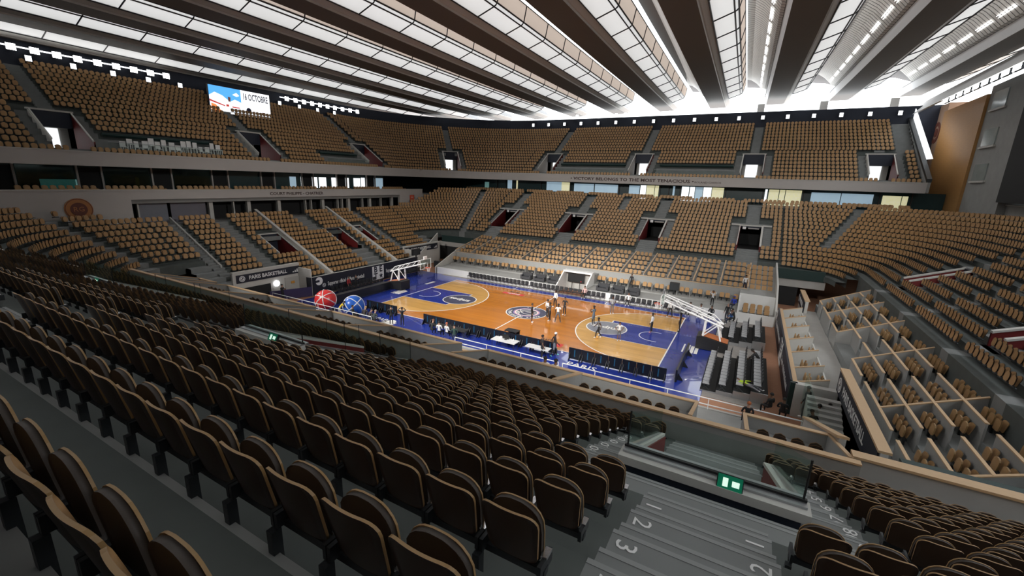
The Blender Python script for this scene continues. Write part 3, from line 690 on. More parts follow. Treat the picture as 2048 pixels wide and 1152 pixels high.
MB().box(23.6, 25.1, -8.8, 12.4, .5, 1.35).build('walkway', 'concrete_light', lgr)
MB().box(RX[4], 29.6, -19.5, 15, 1.5, 3.7).build('box_floor', 'step_grey', lgr)
MB().box(24.0, 25.1, -19.4, -8.8, .6, 2.0).build('box_floor', 'step_grey', lgr)
MB().box(24.0, 30, -19.7, -19.4, .5, 4.1).build('end_wall', 'green_dark', lgr)
# small two seat boxes right behind the right banner
sb = senv('wall_boxes_small', 'small grey boxes with two pairs of seats behind the banner')
MB().box(21.95, 23.6, -8.7, 9.3, .3, 1.15).build('box_floor', 'concrete_light', sb); MB().box(21.9, 22.05, -8.7, 9.3, 0, 1.9).build('box_front', 'divider', sb); MB().box(21.87, 22.12, -8.7, 9.3, 1.9, 1.96).build('divider_cap', 'wood_cap', sb)
SY = [-8.65, -6.3, -3.3, -.3, 2.8, 5.8, 8.8]
for i, y in enumerate(SY):
    MB().prism([(22.0, y-.04, 1.0), (23.6, y-.04, 1.0), (23.6, y-.04, 2.4), (22.0, y-.04, 1.9)], (0, .08, 0)).build('cross_wall', 'concrete_pale', sb)
    a, b = Vector((22.0, y-.06, 1.9)), Vector((23.6, y-.06, 2.4)); MB().prism([a, b, b+Vector((0, 0, .05)), a+Vector((0, 0, .05))], (0, .12, 0)).build('divider_cap', 'wood_cap', sb)
    if i < 6:
        MB().box(23.55, 23.63, y+1.0, y+2.8, 1.0, 2.0).build('back_panel', 'concrete_pale', sb)
        for dx, n in ((.75, 2), (1.4, 2)):
            for q in range(n): loge_list.append((22.0+dx, y+1.0+q*.55, 1.15, PI/2, 'small'))
# PARIS wall on the right, wings and corner stairs
def wing_wall(x, y0, y1, top, name, label):
    s = 1 if x > 0 else -1
    w = struct(MB().box(*sorted((x, x+s*.25)), y0, y1, -.02, top).build(name, 'concrete_pale'), label)
    MB().box(*sorted((x-s*.08, x+s*.35)), y0, y1, top, top+.1).build('trim_cap', 'wood_cap' if s > 0 else 'concrete_pale', w)
    return w
wing_wall(24.0, -17.6, -8.7, 3.2, 'wall_wing_right_near', 'pale wall carrying a club banner near the corner stairs')
wing_wall(24.0, 11.2, 16.5, 2.5, 'wall_wing_right_far', 'pale wall at the far end of the right boxes')
wl = wing_wall(-24.0, -14.8, -7.8, 3.3, 'wall_wing_left_near', 'pale concrete wall with doorway under a club banner')
MB().box(-23.99, -23.9, -14.2, -11.2, 0, 1.75).build('door_opening', 'dark_gap', wl); MB().box(-23.99, -23.92, -9.6, -7.9, 0, 2.0).build('door_panel', 'concrete_light', wl)
MB().lathe([(0, .0), (.30, .0), (.30, -.08)], 20).xf(Matrix.Translation((-23.86, -10.55, 1.6)) @ Matrix.Rotation(PI/2, 4, 'Y')).build('round_lamp', 'lamp_soft', wl)
MB().box(-23.9, -23.86, -8.95, -8.55, 1.3, 1.55).build('notice', 'orange_sign', wl)
wing_wall(-24.0, 8.6, 16.6, 3.1, 'wall_wing_left_far', 'pale wall under the far corner banner')
for nm, x, s in (('wall_stand_left', -21.95, -1),):
    struct(MB().box(-22.2, -21.95, -7.9, 8.9, -.02, 2.0).build(nm, 'concrete_pale'), 'front wall of the left stand')
struct(MB().box(-24.2, -22.0, -8.0, -7.8, -.02, 2.9).box(-24.2, -22.0, 8.7, 8.9, -.02, 2.9).build('wall_stand_left_ends', 'concrete_pale'), 'end walls of the left stand')
for y in (-5.1, 5.1):
    w = struct(MB().prism([(-22.1, y-.12, .5), (-35.4, y-.12, 5.5), (-35.4, y-.12, 8.3), (-22.1, y-.12, 2.03)], (0, .24, 0)).build('wall_stair_side', 'concrete_pale'), 'sloping concrete wall dividing the left stand')
    a, b = Vector((-22.0, y-.17, 2.03)), Vector((-35.4, y-.17, 8.3)); MB().prism([a, b, b+Vector((0, 0, .06)), a+Vector((0, 0, .06))], (0, .34, 0)).build('trim_cap', 'concrete_pale', w)
for y0, y1, xa, xb, nm in ((-7.6, -5.25, -27.6, -31.2, 'n'), (1.2, 3.6, -27.6, -31.2, 'm'), (5.7, 7.3, -27.6, -31.2, 'f')):
    r = senv('wall_left_passage', 'sunken exit passage with dark red wall in the left stand')
    zf = zk(-2)
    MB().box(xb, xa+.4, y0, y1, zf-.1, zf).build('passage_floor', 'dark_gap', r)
    MB().prism([(xa, y1-.1, zf), (xb, y1-.1, zf), (xb, y1-.1, zk(3)+.3), (xa, y1-.1, zk(-1)+.3)], (0, .1, 0)).build('side_wall', 'red_wall', r)
    MB().prism([(xa, y0, zf), (xb, y0, zf), (xb, y0, zk(3)+.2), (xa, y0, zk(-1)+.2)], (0, .1, 0)).build('side_wall', 'red_wall', r)
    for yy in (y0-.06, y1-.1): MB().prism([(xa, yy, zk(-1)+.2), (xb, yy, zk(3)+.2), (xb, yy, zk(3)+.36), (xa, yy, zk(-1)+.36)], (0, .16, 0)).build('cap', 'concrete_pale', r)
    MB().box(xb-.2, xb, y0, y1, zf, zk(3)+.35).build('header', 'dark_navy', r); MB().box(xb-.25, xb+.15, y0-.1, y1+.1, zk(3)+.25, zk(3)+.36).build('cap', 'concrete_pale', r)
ls = MB()
for k in range(-5, 8):
    for a, b in ((-1.0, .7),)+(((9.0, 9.8), (-10.4, -9.4)) if k > -4 else ())+(((-15.1, -14.1),) if k > -3 else ()):
        if -1 <= k <= 3 and a == -1.0: a, b = .95, 1.2
        ls.box(-(CX+tf(k)), -(CX+tf(k)-.4), a, b, zk(k-1), zk(k-1)+.215)
ls.build('stair_steps', 'step_grey', TERR['left'])
struct(MB().prism([(-26.6, -14.4, 2.4), (-35.3, -14.4, 6.5), (-35.3, -14.4, 7.9), (-26.6, -14.4, 3.75)], (0, .16, 0)).build('wall_stair_left', 'concrete_light'), 'sloping wall beside the corner stairs')
# red walled passages in the right stand
for y0, y1 in ((-7.2, -5.6), (9.0, 10.6)):
    r = senv('wall_right_passage', 'sunken exit passage with dark red wall in the right stand'); zf = zk(2); xa, xb = CX+tf(3), CX+tf(7)
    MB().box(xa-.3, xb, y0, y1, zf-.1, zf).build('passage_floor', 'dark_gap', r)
    for yy in (y0, y1-.12):
        MB().prism([(xa, yy, zf), (xb, yy, zf), (xb, yy, zk(6)+.3), (xa, yy, zk(3)+.3)], (0, .12, 0)).build('side_wall', 'red_wall', r)
        MB().prism([(xa, yy-.08, zk(3)+.3), (xb, yy-.08, zk(6)+.3), (xb, yy-.08, zk(6)+.42), (xa, yy-.08, zk(3)+.42)], (0, .28, 0)).build('cap', 'concrete_pale', r)
    MB().box(xb-.1, xb+.1, y0, y1, zf, zk(6)+.35).build('header', 'dark_navy', r)
# corner gates on the ground
gl = senv('wall_gate_left', 'pale concrete walls of the far corner gate')
MB().prism([(-18.9, 9.3, -.02), (-18.9, 22, -.02), (-18.9, 22, 3.9), (-18.9, 14, 2.6), (-18.9, 9.3, .9)], (-.15, 0, 0)).build('gate_wall', 'concrete_pale', gl)
MB().box(-25.6, -19.05, 18.6, 18.8, 0, 2.2).build('gate_shutter', 'dark_gap', gl); MB().box(-25.6, -19.05, 18.55, 18.75, 2.2, 2.9).build('gate_lintel', 'concrete_light', gl); MB().box(-25.0, -19.05, 18.5, 18.7, 2.9, 3.9).build('gate_beam', 'green_dark', gl)
MB().prism([(-22.0, 9.0, -.02), (-26.6, 19.5, -.02), (-26.6, 19.5, 4.0), (-22.0, 9.0, 1.9)], (-.2, 0, 0)).build('gate_wall', 'concrete_pale', gl)
gr = senv('wall_gate_right', 'concrete walls of the dark far corner gate')
MB().prism([(21.6, 9.6, -.02), (21.6, 22, -.02), (21.6, 22, 4.4), (21.6, 13.4, 3.3), (21.6, 9.6, 1.5)], (.16, 0, 0)).build('gate_wall', 'concrete_pale', gr)
MB().box(21.75, 26.4, 19.6, 19.8, 2.2, 3.1).build('gate_lintel', 'concrete_light', gr); MB().box(21.75, 26.2, 19.4, 19.6, 3.1, 4.2).build('gate_beam', 'green_dark', gr); MB().box(21.75, 24, 19.8, 20, 0, 2.2).build('gate_shutter', 'dark_gap', gr)
MB().box(18.4, 21.6, 12.0, 12.15, .0, 2.3).build('white_wall', 'white_paint', gr); MB().box(18.4, 18.55, 9.3, 12.1, 0, 2.1).build('white_wall', 'white_paint', gr)
MB().box(18.55, 21.6, 9.3, 12.0, 0, .5).build('seat_platform', 'concrete_light', gr); MB().box(18.4, 21.6, 9.2, 9.35, 0, 1.0).build('low_wall', 'white_paint', gr)
MB().box(18.4, 21.6, 12.15, 21.4, .4, 1.9).build('box_floor', 'concrete', gr)
for j in range(2):
    for q in range(4): loge_list.append((19.1+q*.62, 10.2+.9*j, .5+.2*j, PI, 'corner'))
for j in range(5):
    for q in range(5): loge_list.append((18.9+q*.55, 14.9+1.3*j, 1.95+.33*j, PI, 'corner'))
MB().prism([(18.4, 12.2, 1.9), (21.6, 12.2, 1.9), (21.6, 21.4, 3.7), (18.4, 21.4, 3.7)], (0, 0, -.3)).build('box_floor', 'concrete', gr)
# near right corner stairs down to the floor
cs = senv('stairs_corner', 'pale concrete stairs between glass and banner wall')
for i in range(11): MB().box(22.45, 23.95, -14.2+.36*i, -14.2+.36*(i+1), 0, .35+.16*(11-abs(i-11))).build('step', 'concrete_light', cs)
MB().box(22.2, 23.95, -19.0, -14.2, 0, .4).build('landing', 'concrete_light', cs)
MB().box(22.38, 22.41, -14.6, -9.4, .6, 2.9).build('glass_pane', 'glass', cs)
MB().prism([(22.2, -19.9, 0), (22.2, -12.6, 0), (22.2, -12.6, 1.6), (22.2, -19.9, 4.5)], (.2, 0, 0)).build('side_wall', 'concrete_light', cs)
MB().prism([(22.12, -19.9, 4.5), (22.12, -12.6, 1.6), (22.12, -12.6, 1.7), (22.12, -19.9, 4.6)], (.36, 0, 0)).build('trim_cap', 'wood_cap', cs)
struct(MB().box(22.0, 24.0, -9.2, -8.75, -.02, 2.0).build('wall_stair_end', 'concrete_pale'), 'pale end wall of the small boxes')

# ------------------------------------------------------------------ roof
ZR = lambda x, y: 26.9+.57*(y/57.)**2+.74*(x-18)/40
def RP(x, y, z): return (x+.022*(57-y), y, ZR(x, y)+z)
ceil = senv('ceiling', 'pleated roof of dark beams and translucent panels')
PER = 9.3
def extrude(mb, prof, ys, mi=0, closed=False):
    L = len(prof)
    for a in range(len(ys)-1):
        for i in range(L if closed else L-1):
            (x0, z0), (x1, z1) = prof[i], prof[(i+1) % L]
            mb.quad(RP(x0, ys[a], z0), RP(x1, ys[a], z1), RP(x1, ys[a+1], z1), RP(x0, ys[a+1], z0), mi)
ysb = list(np.linspace(-58, 58.5, 26)); PL = 5.2; Y_END = 51.; ysp = [Y_END-PL*i for i in range(16)]
SW = 2.7
for j in range(-9, 3):
    X0 = 17.61+PER*j
    bm = MB()
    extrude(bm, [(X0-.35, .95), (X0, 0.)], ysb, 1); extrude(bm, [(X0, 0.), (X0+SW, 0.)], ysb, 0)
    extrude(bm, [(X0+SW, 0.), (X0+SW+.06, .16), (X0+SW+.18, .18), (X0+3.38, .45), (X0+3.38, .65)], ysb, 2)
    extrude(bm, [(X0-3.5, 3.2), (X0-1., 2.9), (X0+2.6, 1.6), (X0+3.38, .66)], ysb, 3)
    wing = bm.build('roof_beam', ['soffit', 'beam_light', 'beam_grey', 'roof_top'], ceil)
    fr = MB(); P5 = [(3.4, .42), (5.1, .97), (5.3, 1.08), (5.42, 1.3), (5.68, 2.6)]
    for y in ysp: fr.tube([RP(X0+x, y, z) for x, z in P5], .07, 4)
    for x, z, r in ((3.4, .42, .07), (5.1, .97, .075), (5.4, 1.22, .085), (5.68, 2.6, .06)):
        fr.tube([RP(X0+x, y, z) for y in np.linspace(-30, Y_END, 18)], r, 4)
    fr.build('panel_frame', 'frame_dark', wing)
    for i in range(len(ysp)-1):
        y1, y0 = ysp[i], ysp[i+1]
        def pane(name, a, b, m):
            mb = MB(); mb.quad(RP(X0+a[0], y0, a[1]), RP(X0+b[0], y0, b[1]), RP(X0+b[0], y1, b[1]), RP(X0+a[0], y1, a[1])); mb.build(name, m, wing)
        pane('roof_panel', (3.4, .46), (5.1, 1.01), 'panel_white'); pane('edge_panel', (5.1, 1.01), (5.4, 1.26), 'panel_white'); pane('side_panel', (5.4, 1.26), (5.68, 2.62), 'panel_peach')
    mb = MB(); extrude(mb, [(X0+3.4, .46), (X0+5.1, 1.01), (X0+5.4, 1.26), (X0+5.68, 2.62)], [-58, ysp[-1]]); mb.build('roof_panel', 'panel_white', wing)
    # ribbed shell of the wing, left of the beam
    sh = MB(); prof = [(X0-3.45, 3.15), (X0-2.8, 2.95), (X0-2.0, 2.4), (X0-1.2, 1.6), (X0-.7, 1.05), (X0-.4, .95)]
    ysr = np.arange(-28, Y_END, .65) if j >= 0 else np.array([-58, Y_END])
    for a in range(len(ysr)-1):
        for i in range(len(prof)-1):
            (x0, z0), (x1, z1) = prof[i], prof[i+1]; ya, yb = ysr[a], ysr[a+1]
            if j >= 0:
                ym = yb-.1
                sh.quad(RP(x0, ya, z0), RP(x1, ya, z1), RP(x1, ym, z1), RP(x0, ym, z0)); sh.quad(RP(x0, ym, z0+.07), RP(x1, ym, z1+.07), RP(x1, yb, z1+.07), RP(x0, yb, z0+.07))
            else: sh.quad(RP(x0, ya, z0), RP(x1, ya, z1), RP(x1, yb, z1), RP(x0, yb, z0))
    sh.build('ribbed_shell', 'roof_shell', wing)
    sl2 = MB(); extrude(sl2, [(X0-.34, .94), (X0-.46, .99)], list(np.linspace(-30, 56, 12))); sl2.build('shadow_gap', 'frame_dark', wing)
    if j >= 0:
        for y in np.arange(Y_END-3, -5, -4.3):
            lt = MB()
            for dx in (-.07, .08): lt.tube([RP(X0-1.35+dx, y-1.6, 1.62-dx), RP(X0-1.35+dx, y+1.6, 1.62-dx)], .035, 4)
            lt.build('light_strip', 'led_tube', wing)
        MB().box(X0-1.3, X0-.2, 56.4, 57.6, 26.1, 27.4).build('end_bearing', 'beam_grey', wing)

# ------------------------------------------------------------------ basketball court
court = thing('basketball_court', 'glossy parquet basketball court with deep blue border', 'court')
def flat(pts, z): return [(x, y, z) for x, y in pts]
def ring2(mb, c, r0, r1, a0, a1, z, n=48):
    for i in range(n):
        t0, t1 = a0+(a1-a0)*i/n, a0+(a1-a0)*(i+1)/n
        mb.quad(*[(c[0]+r*math.cos(t), c[1]+r*math.sin(t), z) for r, t in ((r0, t0), (r1, t0), (r1, t1), (r0, t1))])
    return mb
def disc(mb, c, r, z, n=48): mb.poly([(c[0]+r*math.cos(2*PI*i/n), c[1]+r*math.sin(2*PI*i/n), z) for i in range(n)]); return mb
def strip(mb, x0, x1, y0, y1, z): mb.quad((x0, y0, z), (x1, y0, z), (x1, y1, z), (x0, y1, z)); return mb
MB().box(-21.4, 17.2, -11.9, 9.25, -.02, .01).build('blue_border', 'blue_floor', court)
MB().box(-17.5, 15.6, 8.75, 9.28, -.01, .014).build('edge_strip', 'carpet_grey', court)
strip(MB(), -14, 14, -7.5, 7.5, .016).build('wood_floor', 'wood_dark', court)
for s in (-1, 1):
    bx = s*12.425; pts = [(s*14, -6.6)]
    a = math.asin(6.6/6.75)
    for i in range(41):
        t = -a+2*a*i/40; pts.append((bx-s*6.75*math.cos(t), 6.75*math.sin(t)))
    pts.append((s*14, 6.6)); pts = pts if s > 0 else pts
    mb = MB(); ar = sum(pts[i][0]*pts[(i+1) % len(pts)][1]-pts[(i+1) % len(pts)][0]*pts[i][1] for i in range(len(pts)))
    mb.poly(flat(pts if ar > 0 else pts[::-1], .019)); mb.build('light_wood_zone', 'wood_light', court)
    strip(MB(), min(s*14, s*8.2), max(s*14, s*8.2), -2.45, 2.45, .022).build('painted_key', 'blue_floor', court)
    disc(MB(), (s*8.2, 0), 1.8, .025).build('circle_logo', 'logo_navy' if s < 0 else 'logo_grey', court)
ln = MB(); zl = .03; w = .05
for y in (-7.5, 7.5): strip(ln, -14, 14, y-w, y+w, zl)
for x in (-14, 0, 14): strip(ln, x-w, x+w, -7.5, 7.5, zl)
for s in (-1, 1):
    bx = s*12.425; a = math.asin(6.6/6.75); t0 = PI-a if s > 0 else -a
    ring2(ln, (bx, 0), 6.70, 6.80, t0, t0+2*a, zl, 60); xe = bx-s*6.75*math.cos(a)
    for y in (-6.6, 6.6): strip(ln, min(s*14, xe), max(s*14, xe), y-w, y+w, zl)
    for y in (-2.45, 2.45): strip(ln, min(s*14, s*8.2), max(s*14, s*8.2), y-.03, y+.03, zl)
    strip(ln, s*8.2-w, s*8.2+w, -2.45, 2.45, .0245); ring2(ln, (s*8.2, 0), 1.75, 1.85, 0, 2*PI, zl)
    ring2(ln, (bx, 0), 1.2, 1.28, (PI/2 if s > 0 else -PI/2), (PI*1.5 if s > 0 else PI/2), zl, 24)
    for y in (-1.24, 1.24): strip(ln, min(bx, bx+s*.4), max(bx, bx+s*.4), y-.04, y+.04, zl)
    strip(ln, s*5.67-w, s*5.67+w, 7.5, 8.6, zl)
ln.build('white_lines', 'line_white', court)
# centre emblem
disc(MB(), (0, 0), 2.1, .021).build('emblem_rim', 'line_white', court); disc(MB(), (0, 0), 2.0, .024).build('emblem_field', 'logo_navy', court)
disc(MB(), (0, 0), 1.36, .027).build('emblem_ring', 'logo_purple', court); disc(MB(), (0, 0), 1.24, .030).build('emblem_ring', 'logo_pink', court)
disc(MB(), (0, 0), 1.14, .033).build('emblem_ring', 'line_white', court); disc(MB(), (0, 0), 1.05, .036).build('emblem_ball', 'logo_navy', court)
em = MB()
for p in ([(-1.0, -.2), (-.3, .1), (.4, .1), (1.0, .0)], [(-.75, -.75), (-.75, 0), (-.3, .6), (.4, .95)], [(-.4, -.95), (-.72, -.2), (.1, .35), (.95, .4)], [(-.75, -.1), (0, -.55), (.85, -.55)], [(-.9, .5), (-.72, -.1), (-.9, -.45)]):
    pts = []
    for i in range(len(p)-1):
        for q in range(6): t = q/6; pts.append((p[i][0]*(1-t)+p[i+1][0]*t, p[i][1]*(1-t)+p[i+1][1]*t))
    pts.append(p[-1])
    for i in range(len(pts)-1):
        a, b = Vector((*pts[i], 0)), Vector((*pts[i+1], 0)); n = (b-a).normalized().cross(Vector((0, 0, 1)))*.045
        em.quad(*[(v.x, v.y, .039) for v in (a-n, b-n, b+n, a+n)])
em.build('emblem_strokes', 'line_white', court)
def arc_text(txt, r, a0, da, size, inward, parent, m='line_white', z=.04):
    for i, ch in enumerate(txt):
        if ch == ' ': continue
        t = a0+da*i; me = text_mesh('emblem_letter', ch, size, m, extrude=0, bold=.012)
        me.transform(Matrix.Translation((r*math.cos(t), r*math.sin(t), z)) @ Matrix.Rotation(t+(PI/2 if inward else -PI/2), 4, 'Z')); link('emblem_letter', me, parent)
arc_text('PARIS BASKETBALL', 1.68, -.36, -.175*1.0, .46, False, court)
arc_text('PARIS', 1.68, 1.15, .2, .30, True, court)
def floor_text(txt, size, m, x, y, rot, z=.031, bold=.01, sq=1.):
    me = text_mesh('floor_lettering', txt, size, m, extrude=0, bold=bold); me.transform(Matrix.Translation((x, y, z)) @ Matrix.Rotation(rot, 4, 'Z') @ Matrix.Diagonal((sq, 1, 1, 1))); return link('floor_lettering', me, court)
for s in (-1, 1): floor_text('snipes', 1.05, 'line_white', s*8.2-.05, .0, PI, bold=.03)
for x, y, r in ((5.2, -6.55, PI), (-4.6, 5.6, PI)):
    me = MB(); strip(me, -1.35, 1.35, -.36, .36, .022); me.xf(Matrix.Translation((x, y, 0)) @ Matrix.Rotation(r+.03, 4, 'Z')); me.build('sponsor_patch', 'logo_red', court)
    floor_text('Betclic', .62, 'line_white', x, y, r); floor_text('ÉLITE', .5, 'letter_black', x-.2, y+.75, r)
for s, y in ((1, -1.3), (-1, -1.2)):
    c = s*15.6
    lg = MB()
    strip(lg, c-.62, c-.5, y-1.0, y+1.0, .022)
    for i in range(3): strip(lg, c-.35+.32*i, c-.1+.32*i, y-1.0+.05*i, y+1.0-.2*i, .022)
    lg.build('border_logo', 'line_white', court)
lg = MB(); strip(lg, 15.9, 16.15, 3.2, 3.5, .022); strip(lg, 16.25, 16.6, 3.15, 3.8, .022); lg.build('border_logo', 'line_white', court)
strip(MB(), -15.9, -15.5, 3.3, 5.0, .022).build('border_logo', 'line_white', court)
floor_text('PARIS', .8, 'line_white', -9.8, -9.6, 0, .014); floor_text('BASKETBALL', .45, 'line_white', -12.2, -9.4, 0, .014); floor_text('PARIS', .55, 'line_white', -13.8, -9.2, 0, .014)
lg = MB(); strip(lg, -9.6, -8.2, -10.4, -9.6, .014); disc(lg, (-8.9, -9.6), .45, .0145, 20); lg.build('border_logo', 'line_white', court)
floor_text('PARIS', .9, 'line_white', 9.2, -9.4, 0, .014)

# ------------------------------------------------------------------ baskets
def basket(s, label):
    g = thing('basketball_hoop', label, 'basketball hoop', (s*16.9, -.1, 0), PI if s > 0 else 0)
    # local +x points to the court
    MB().prism([(-1.3, -.75, .05), (1.05, -.75, .05), (1.05, -.75, 1.05), (.7, -.75, 1.15), (-1.3, -.75, .75)], (0, 1.5, 0)).build('padded_base', 'black', g)
    MB().box(-1.2, .95, -.68, .68, 1.0, 1.02).build('base_tray', 'paint_orange', g) if False else None
    MB().prism([(-1.25, -.6, .80), (.72, -.6, 1.16), (.72, .6, 1.16), (-1.25, .6, .80)], (0, 0, .02)).build('base_tray', 'paint_orange', g)
    for y in (-.55, .55):
        MB().tube([(.62, y, 1.1), (.55, y*.9, 2.35)], .09, 6).build('upright', 'white_metal', g)
        MB().tube([(-.7, y, .9), (-.35, y*.9, 2.2)], .07, 6).build('upright', 'white_metal', g)
        MB().tube([(.6, y, 1.15), (-.35, y*.9, 2.15)], .05, 6).build('brace', 'white_metal', g)
        MB().tube([(-.75, y*.9, 2.05), (3.9, y*.55, 3.45)], .075, 6).build('boom', 'white_metal', g)
        MB().tube([(.0, y*.9, 2.7), (3.9, y*.5, 3.9)], .05, 6).build('boom', 'white_metal', g)
        MB().tube([(-.75, y*.9, 2.05), (.0, y*.9, 2.7)], .05, 6).build('brace', 'white_metal', g)
        for q in (.3, .7): MB().tube([(-.75+4.65*q, y*(.9-.35*q), 2.05+1.4*q), (3.9*(q+.08), y*(.9-.35*q), 2.7+1.2*(q+.08))], .03, 5).build('brace', 'white_metal', g)
    for q in (.05, .35, .65, .95): MB().tube([(-.75+4.65*q, -.55*(.9-.35*q), 2.05+1.4*q), (-.75+4.65*q, .55*(.9-.35*q), 2.05+1.4*q)], .04, 5).build('cross_bar', 'white_metal', g)
    bx = 4.1
    bb = MB().box(bx, bx+.03, -.9, .9, 2.9, 3.95).build('backboard', 'glass', g)
    f = MB()
    for a, b in (((-.9, 2.9), (.9, 2.9)), ((.9, 2.9), (.9, 3.95)), ((.9, 3.95), (-.9, 3.95)), ((-.9, 3.95), (-.9, 2.9))): f.tube([(bx, a[0], a[1]), (bx, b[0], b[1])], .04, 4)
    f.build('board_frame', 'white_metal', bb)
    f = MB()
    for a, b in (((-.3, 3.07), (.3, 3.07)), ((.3, 3.07), (.3, 3.52)), ((.3, 3.52), (-.3, 3.52)), ((-.3, 3.52), (-.3, 3.07))): f.tube([(bx+.03, a[0], a[1]), (bx+.03, b[0], b[1])], .028, 4)
    f.build('target_square', 'white_metal', bb)
    rim = MB(); rim.tube([(bx+.4+.23*math.cos(t), .23*math.sin(t), 3.05) for t in np.linspace(0, 2*PI, 21)[:-1]], .022, 5, closed=True); rim.box(bx+.03, bx+.2, -.1, .1, 2.95, 3.07)
    rim.build('rim', 'orange_rim', g)
    net = MB()
    for i in range(12):
        t = 2*PI*i/12; t2 = t+PI/12; t3 = t+PI/6
        for tt in ((t, t3), (t3, t)): net.tube([(bx+.4+.22*math.cos(tt[0]), .22*math.sin(tt[0]), 3.04), (bx+.4+.15*math.cos(t2), .15*math.sin(t2), 2.82), (bx+.4+.12*math.cos(tt[1]), .12*math.sin(tt[1]), 2.6)], .009, 3, caps=False)
    net.build('net', 'white_metal', g)
    MB().box(bx-.1, bx+.02, -.25, .25, 3.95, 4.3).build('shot_clock', 'white_metal' if s < 0 else 'steel', g)
    return g
basket(-1, 'white framed basketball hoop with glass board beside the long sponsor banner')
basket(1, 'white framed basketball hoop seen from behind, beside the black risers')

# ------------------------------------------------------------------ banners and signs
def emblem(parent, c, ex, n, r):
    M = basis(None, c, ex, n)
    MB().lathe([(0, .012), (r, .012), (r, 0)], 24).xf(M).build('emblem_disc', 'letter_white', parent)
    MB().lathe([(r*.62, .016), (r*.85, .016), (r*.85, .0)], 20).xf(M).build('emblem_ring', 'logo_grey', parent)
    e = MB()
    for t in (.3, .9, 1.5): e.box(-r*.55, r*.55, -.02, .02, .014, .018, M=M @ Matrix.Rotation(t, 4, 'Z'))
    e.build('emblem_strokes', 'navy_cloth', parent)
def stripes3(parent, c, ex, n, h):
    M = basis(None, c, ex, n); e = MB()
    for i, (hh, x) in enumerate(((.42, -.42), (.70, 0), (1.0, .42))):
        x *= h; e.prism([M @ Vector(p) for p in ((x-.18*h, -h*.5, .01), (x+.16*h, -h*.5, .01), (x+.16*h+0, -h*.5+.12*h, .01), (x-.18*h-.22*h*hh, -h*.5+hh*h*.95, .01), (x-.42*h-.1*h*hh, -h*.5+hh*h*.75, .01))], M.to_3x3() @ Vector((0, 0, .01)))
    e.build('stripe_mark', 'letter_white', parent)
def tri_mark(parent, c, ex, n, h):
    M = basis(None, c, ex, n); e = MB()
    for i, hh in enumerate((.38, .68, 1.0)):
        x0 = -.75*h+i*.48*h
        e.add([M @ Vector(p) for p in ((x0, -.5*h, .014), (x0+.38*h, -.5*h, .014), (x0+.38*h, -.5*h+.15*h, .014), (x0+.25*h-.0*h, -.5*h+hh*h*.8, .014), (x0+.05*h, -.5*h+hh*h*.62, .014))], [(0, 1, 2, 3, 4)])
    e.build('stripe_mark', 'letter_white', parent)
def club_banner(x, y0, y1, z0, z1, n, label, mark=True, rev=False):
    L = y1-y0; o = thing('club_banner', label, 'banner', (x, (y0+y1)/2, z0), 0, 'dark club banners')
    s = n[0]; MB().box(*sorted((0, -s*.05)), -L/2, L/2, 0, z1-z0).build('cloth', 'navy_cloth', o)
    h = z1-z0; ex = (0, -1, 0) if s < 0 else (0, 1, 0)     # reading direction for a viewer on the court side
    d = ex[1]; X = s*.012
    emblem(o, (X, -d*L*.42, h*.5), ex, n, h*.36)
    text_on(o, 'lettering', 'PARIS BASKETBALL', h*.66, 'letter_white', (X, -d*L*.02, h*.5), ex, n, fit=L*.60, bold=.012)
    if mark: tri_mark(o, (X, d*L*.43, h*.5), ex, n, h*.6)
    return o
club_banner(-23.93, -14.5, -7.85, 2.3, 3.1, (1, 0, 0), 'dark club banner with white lettering over the doorway by the near corner')
club_banner(-23.93, 8.7, 16.0, 2.15, 3.0, (1, 0, 0), 'small dark club banner on the far corner wall above the hoop')
club_banner(23.93, -17.5, -8.8, 2.0, 3.15, (-1, 0, 0), 'dark club banner with white lettering along the stairs by the boxes', mark=False)
b = club_banner(23.93, 11.3, 16.4, 1.3, 2.35, (-1, 0, 0), 'short framed dark banner at the far end of the boxes', mark=False)
def sponsor_banner(x, y0, y1, n, label):
    L = y1-y0; s = n[0]; o = thing('sponsor_banner', label, 'banner', (x, (y0+y1)/2, 0), 0, 'long sponsor banners'); d = 1 if s > 0 else -1; ex = (0, d, 0); X = s*.02
    MB().box(*sorted((0, -s*.12)), -L/2, L/2, .02, 2.0).build('cloth', 'navy_cloth', o)
    def T(txt, u, z, size, sq=1., bold=.01, m='letter_white', X=X, fit=None): return text_on(o, 'lettering', txt, size, m, (X, d*u, z), ex, n, squeeze=sq, bold=bold, fit=fit)
    M = basis(None, (X, -d*(L/2-.75), 1.5), ex, n); e = MB().lathe([(0, .012), (.45, .012), (.45, 0)], 24); e.xf(M); e.build('round_mark', 'letter_white', o)
    e = MB().box(-.5, .05, -.12, .12, .012, .018, M=M).build('round_mark', 'navy_cloth', o)
    emblem(o, (X, -d*(L/2-1.35), .95), ex, n, .22)
    T('Supporter officiel du Paris Basketball', -L*.235, 1.0, .62, fit=L*.31); T('Supporter officiel du Paris Basketball', L*.29, 1.0, .62, fit=L*.31)
    u0 = L*.055; M = basis(None, (X, d*u0, 1.0), ex, n)
    MB().box(-.95, .95, -.85, .85, .0, .02, M=M).build('logo_block', 'letter_white', o)
    X2 = X+s*.03
    for ch, du, z in (('B', -.42, 1.42), ('E', .45, 1.42), ('T', -.42, .58)): T(ch, u0+du, z, 1.05, .95, .03, 'navy_cloth', X2)
    st = [(math.sin(2*PI*i/10)*(.36 if i % 2 == 0 else .15), math.cos(2*PI*i/10)*(.36 if i % 2 == 0 else .15), .03) for i in range(10)]
    MB().poly([M @ Vector((p[0]+.45, p[1]-.42, p[2])) for p in st]).build('star', 'navy_cloth', o)
    return o
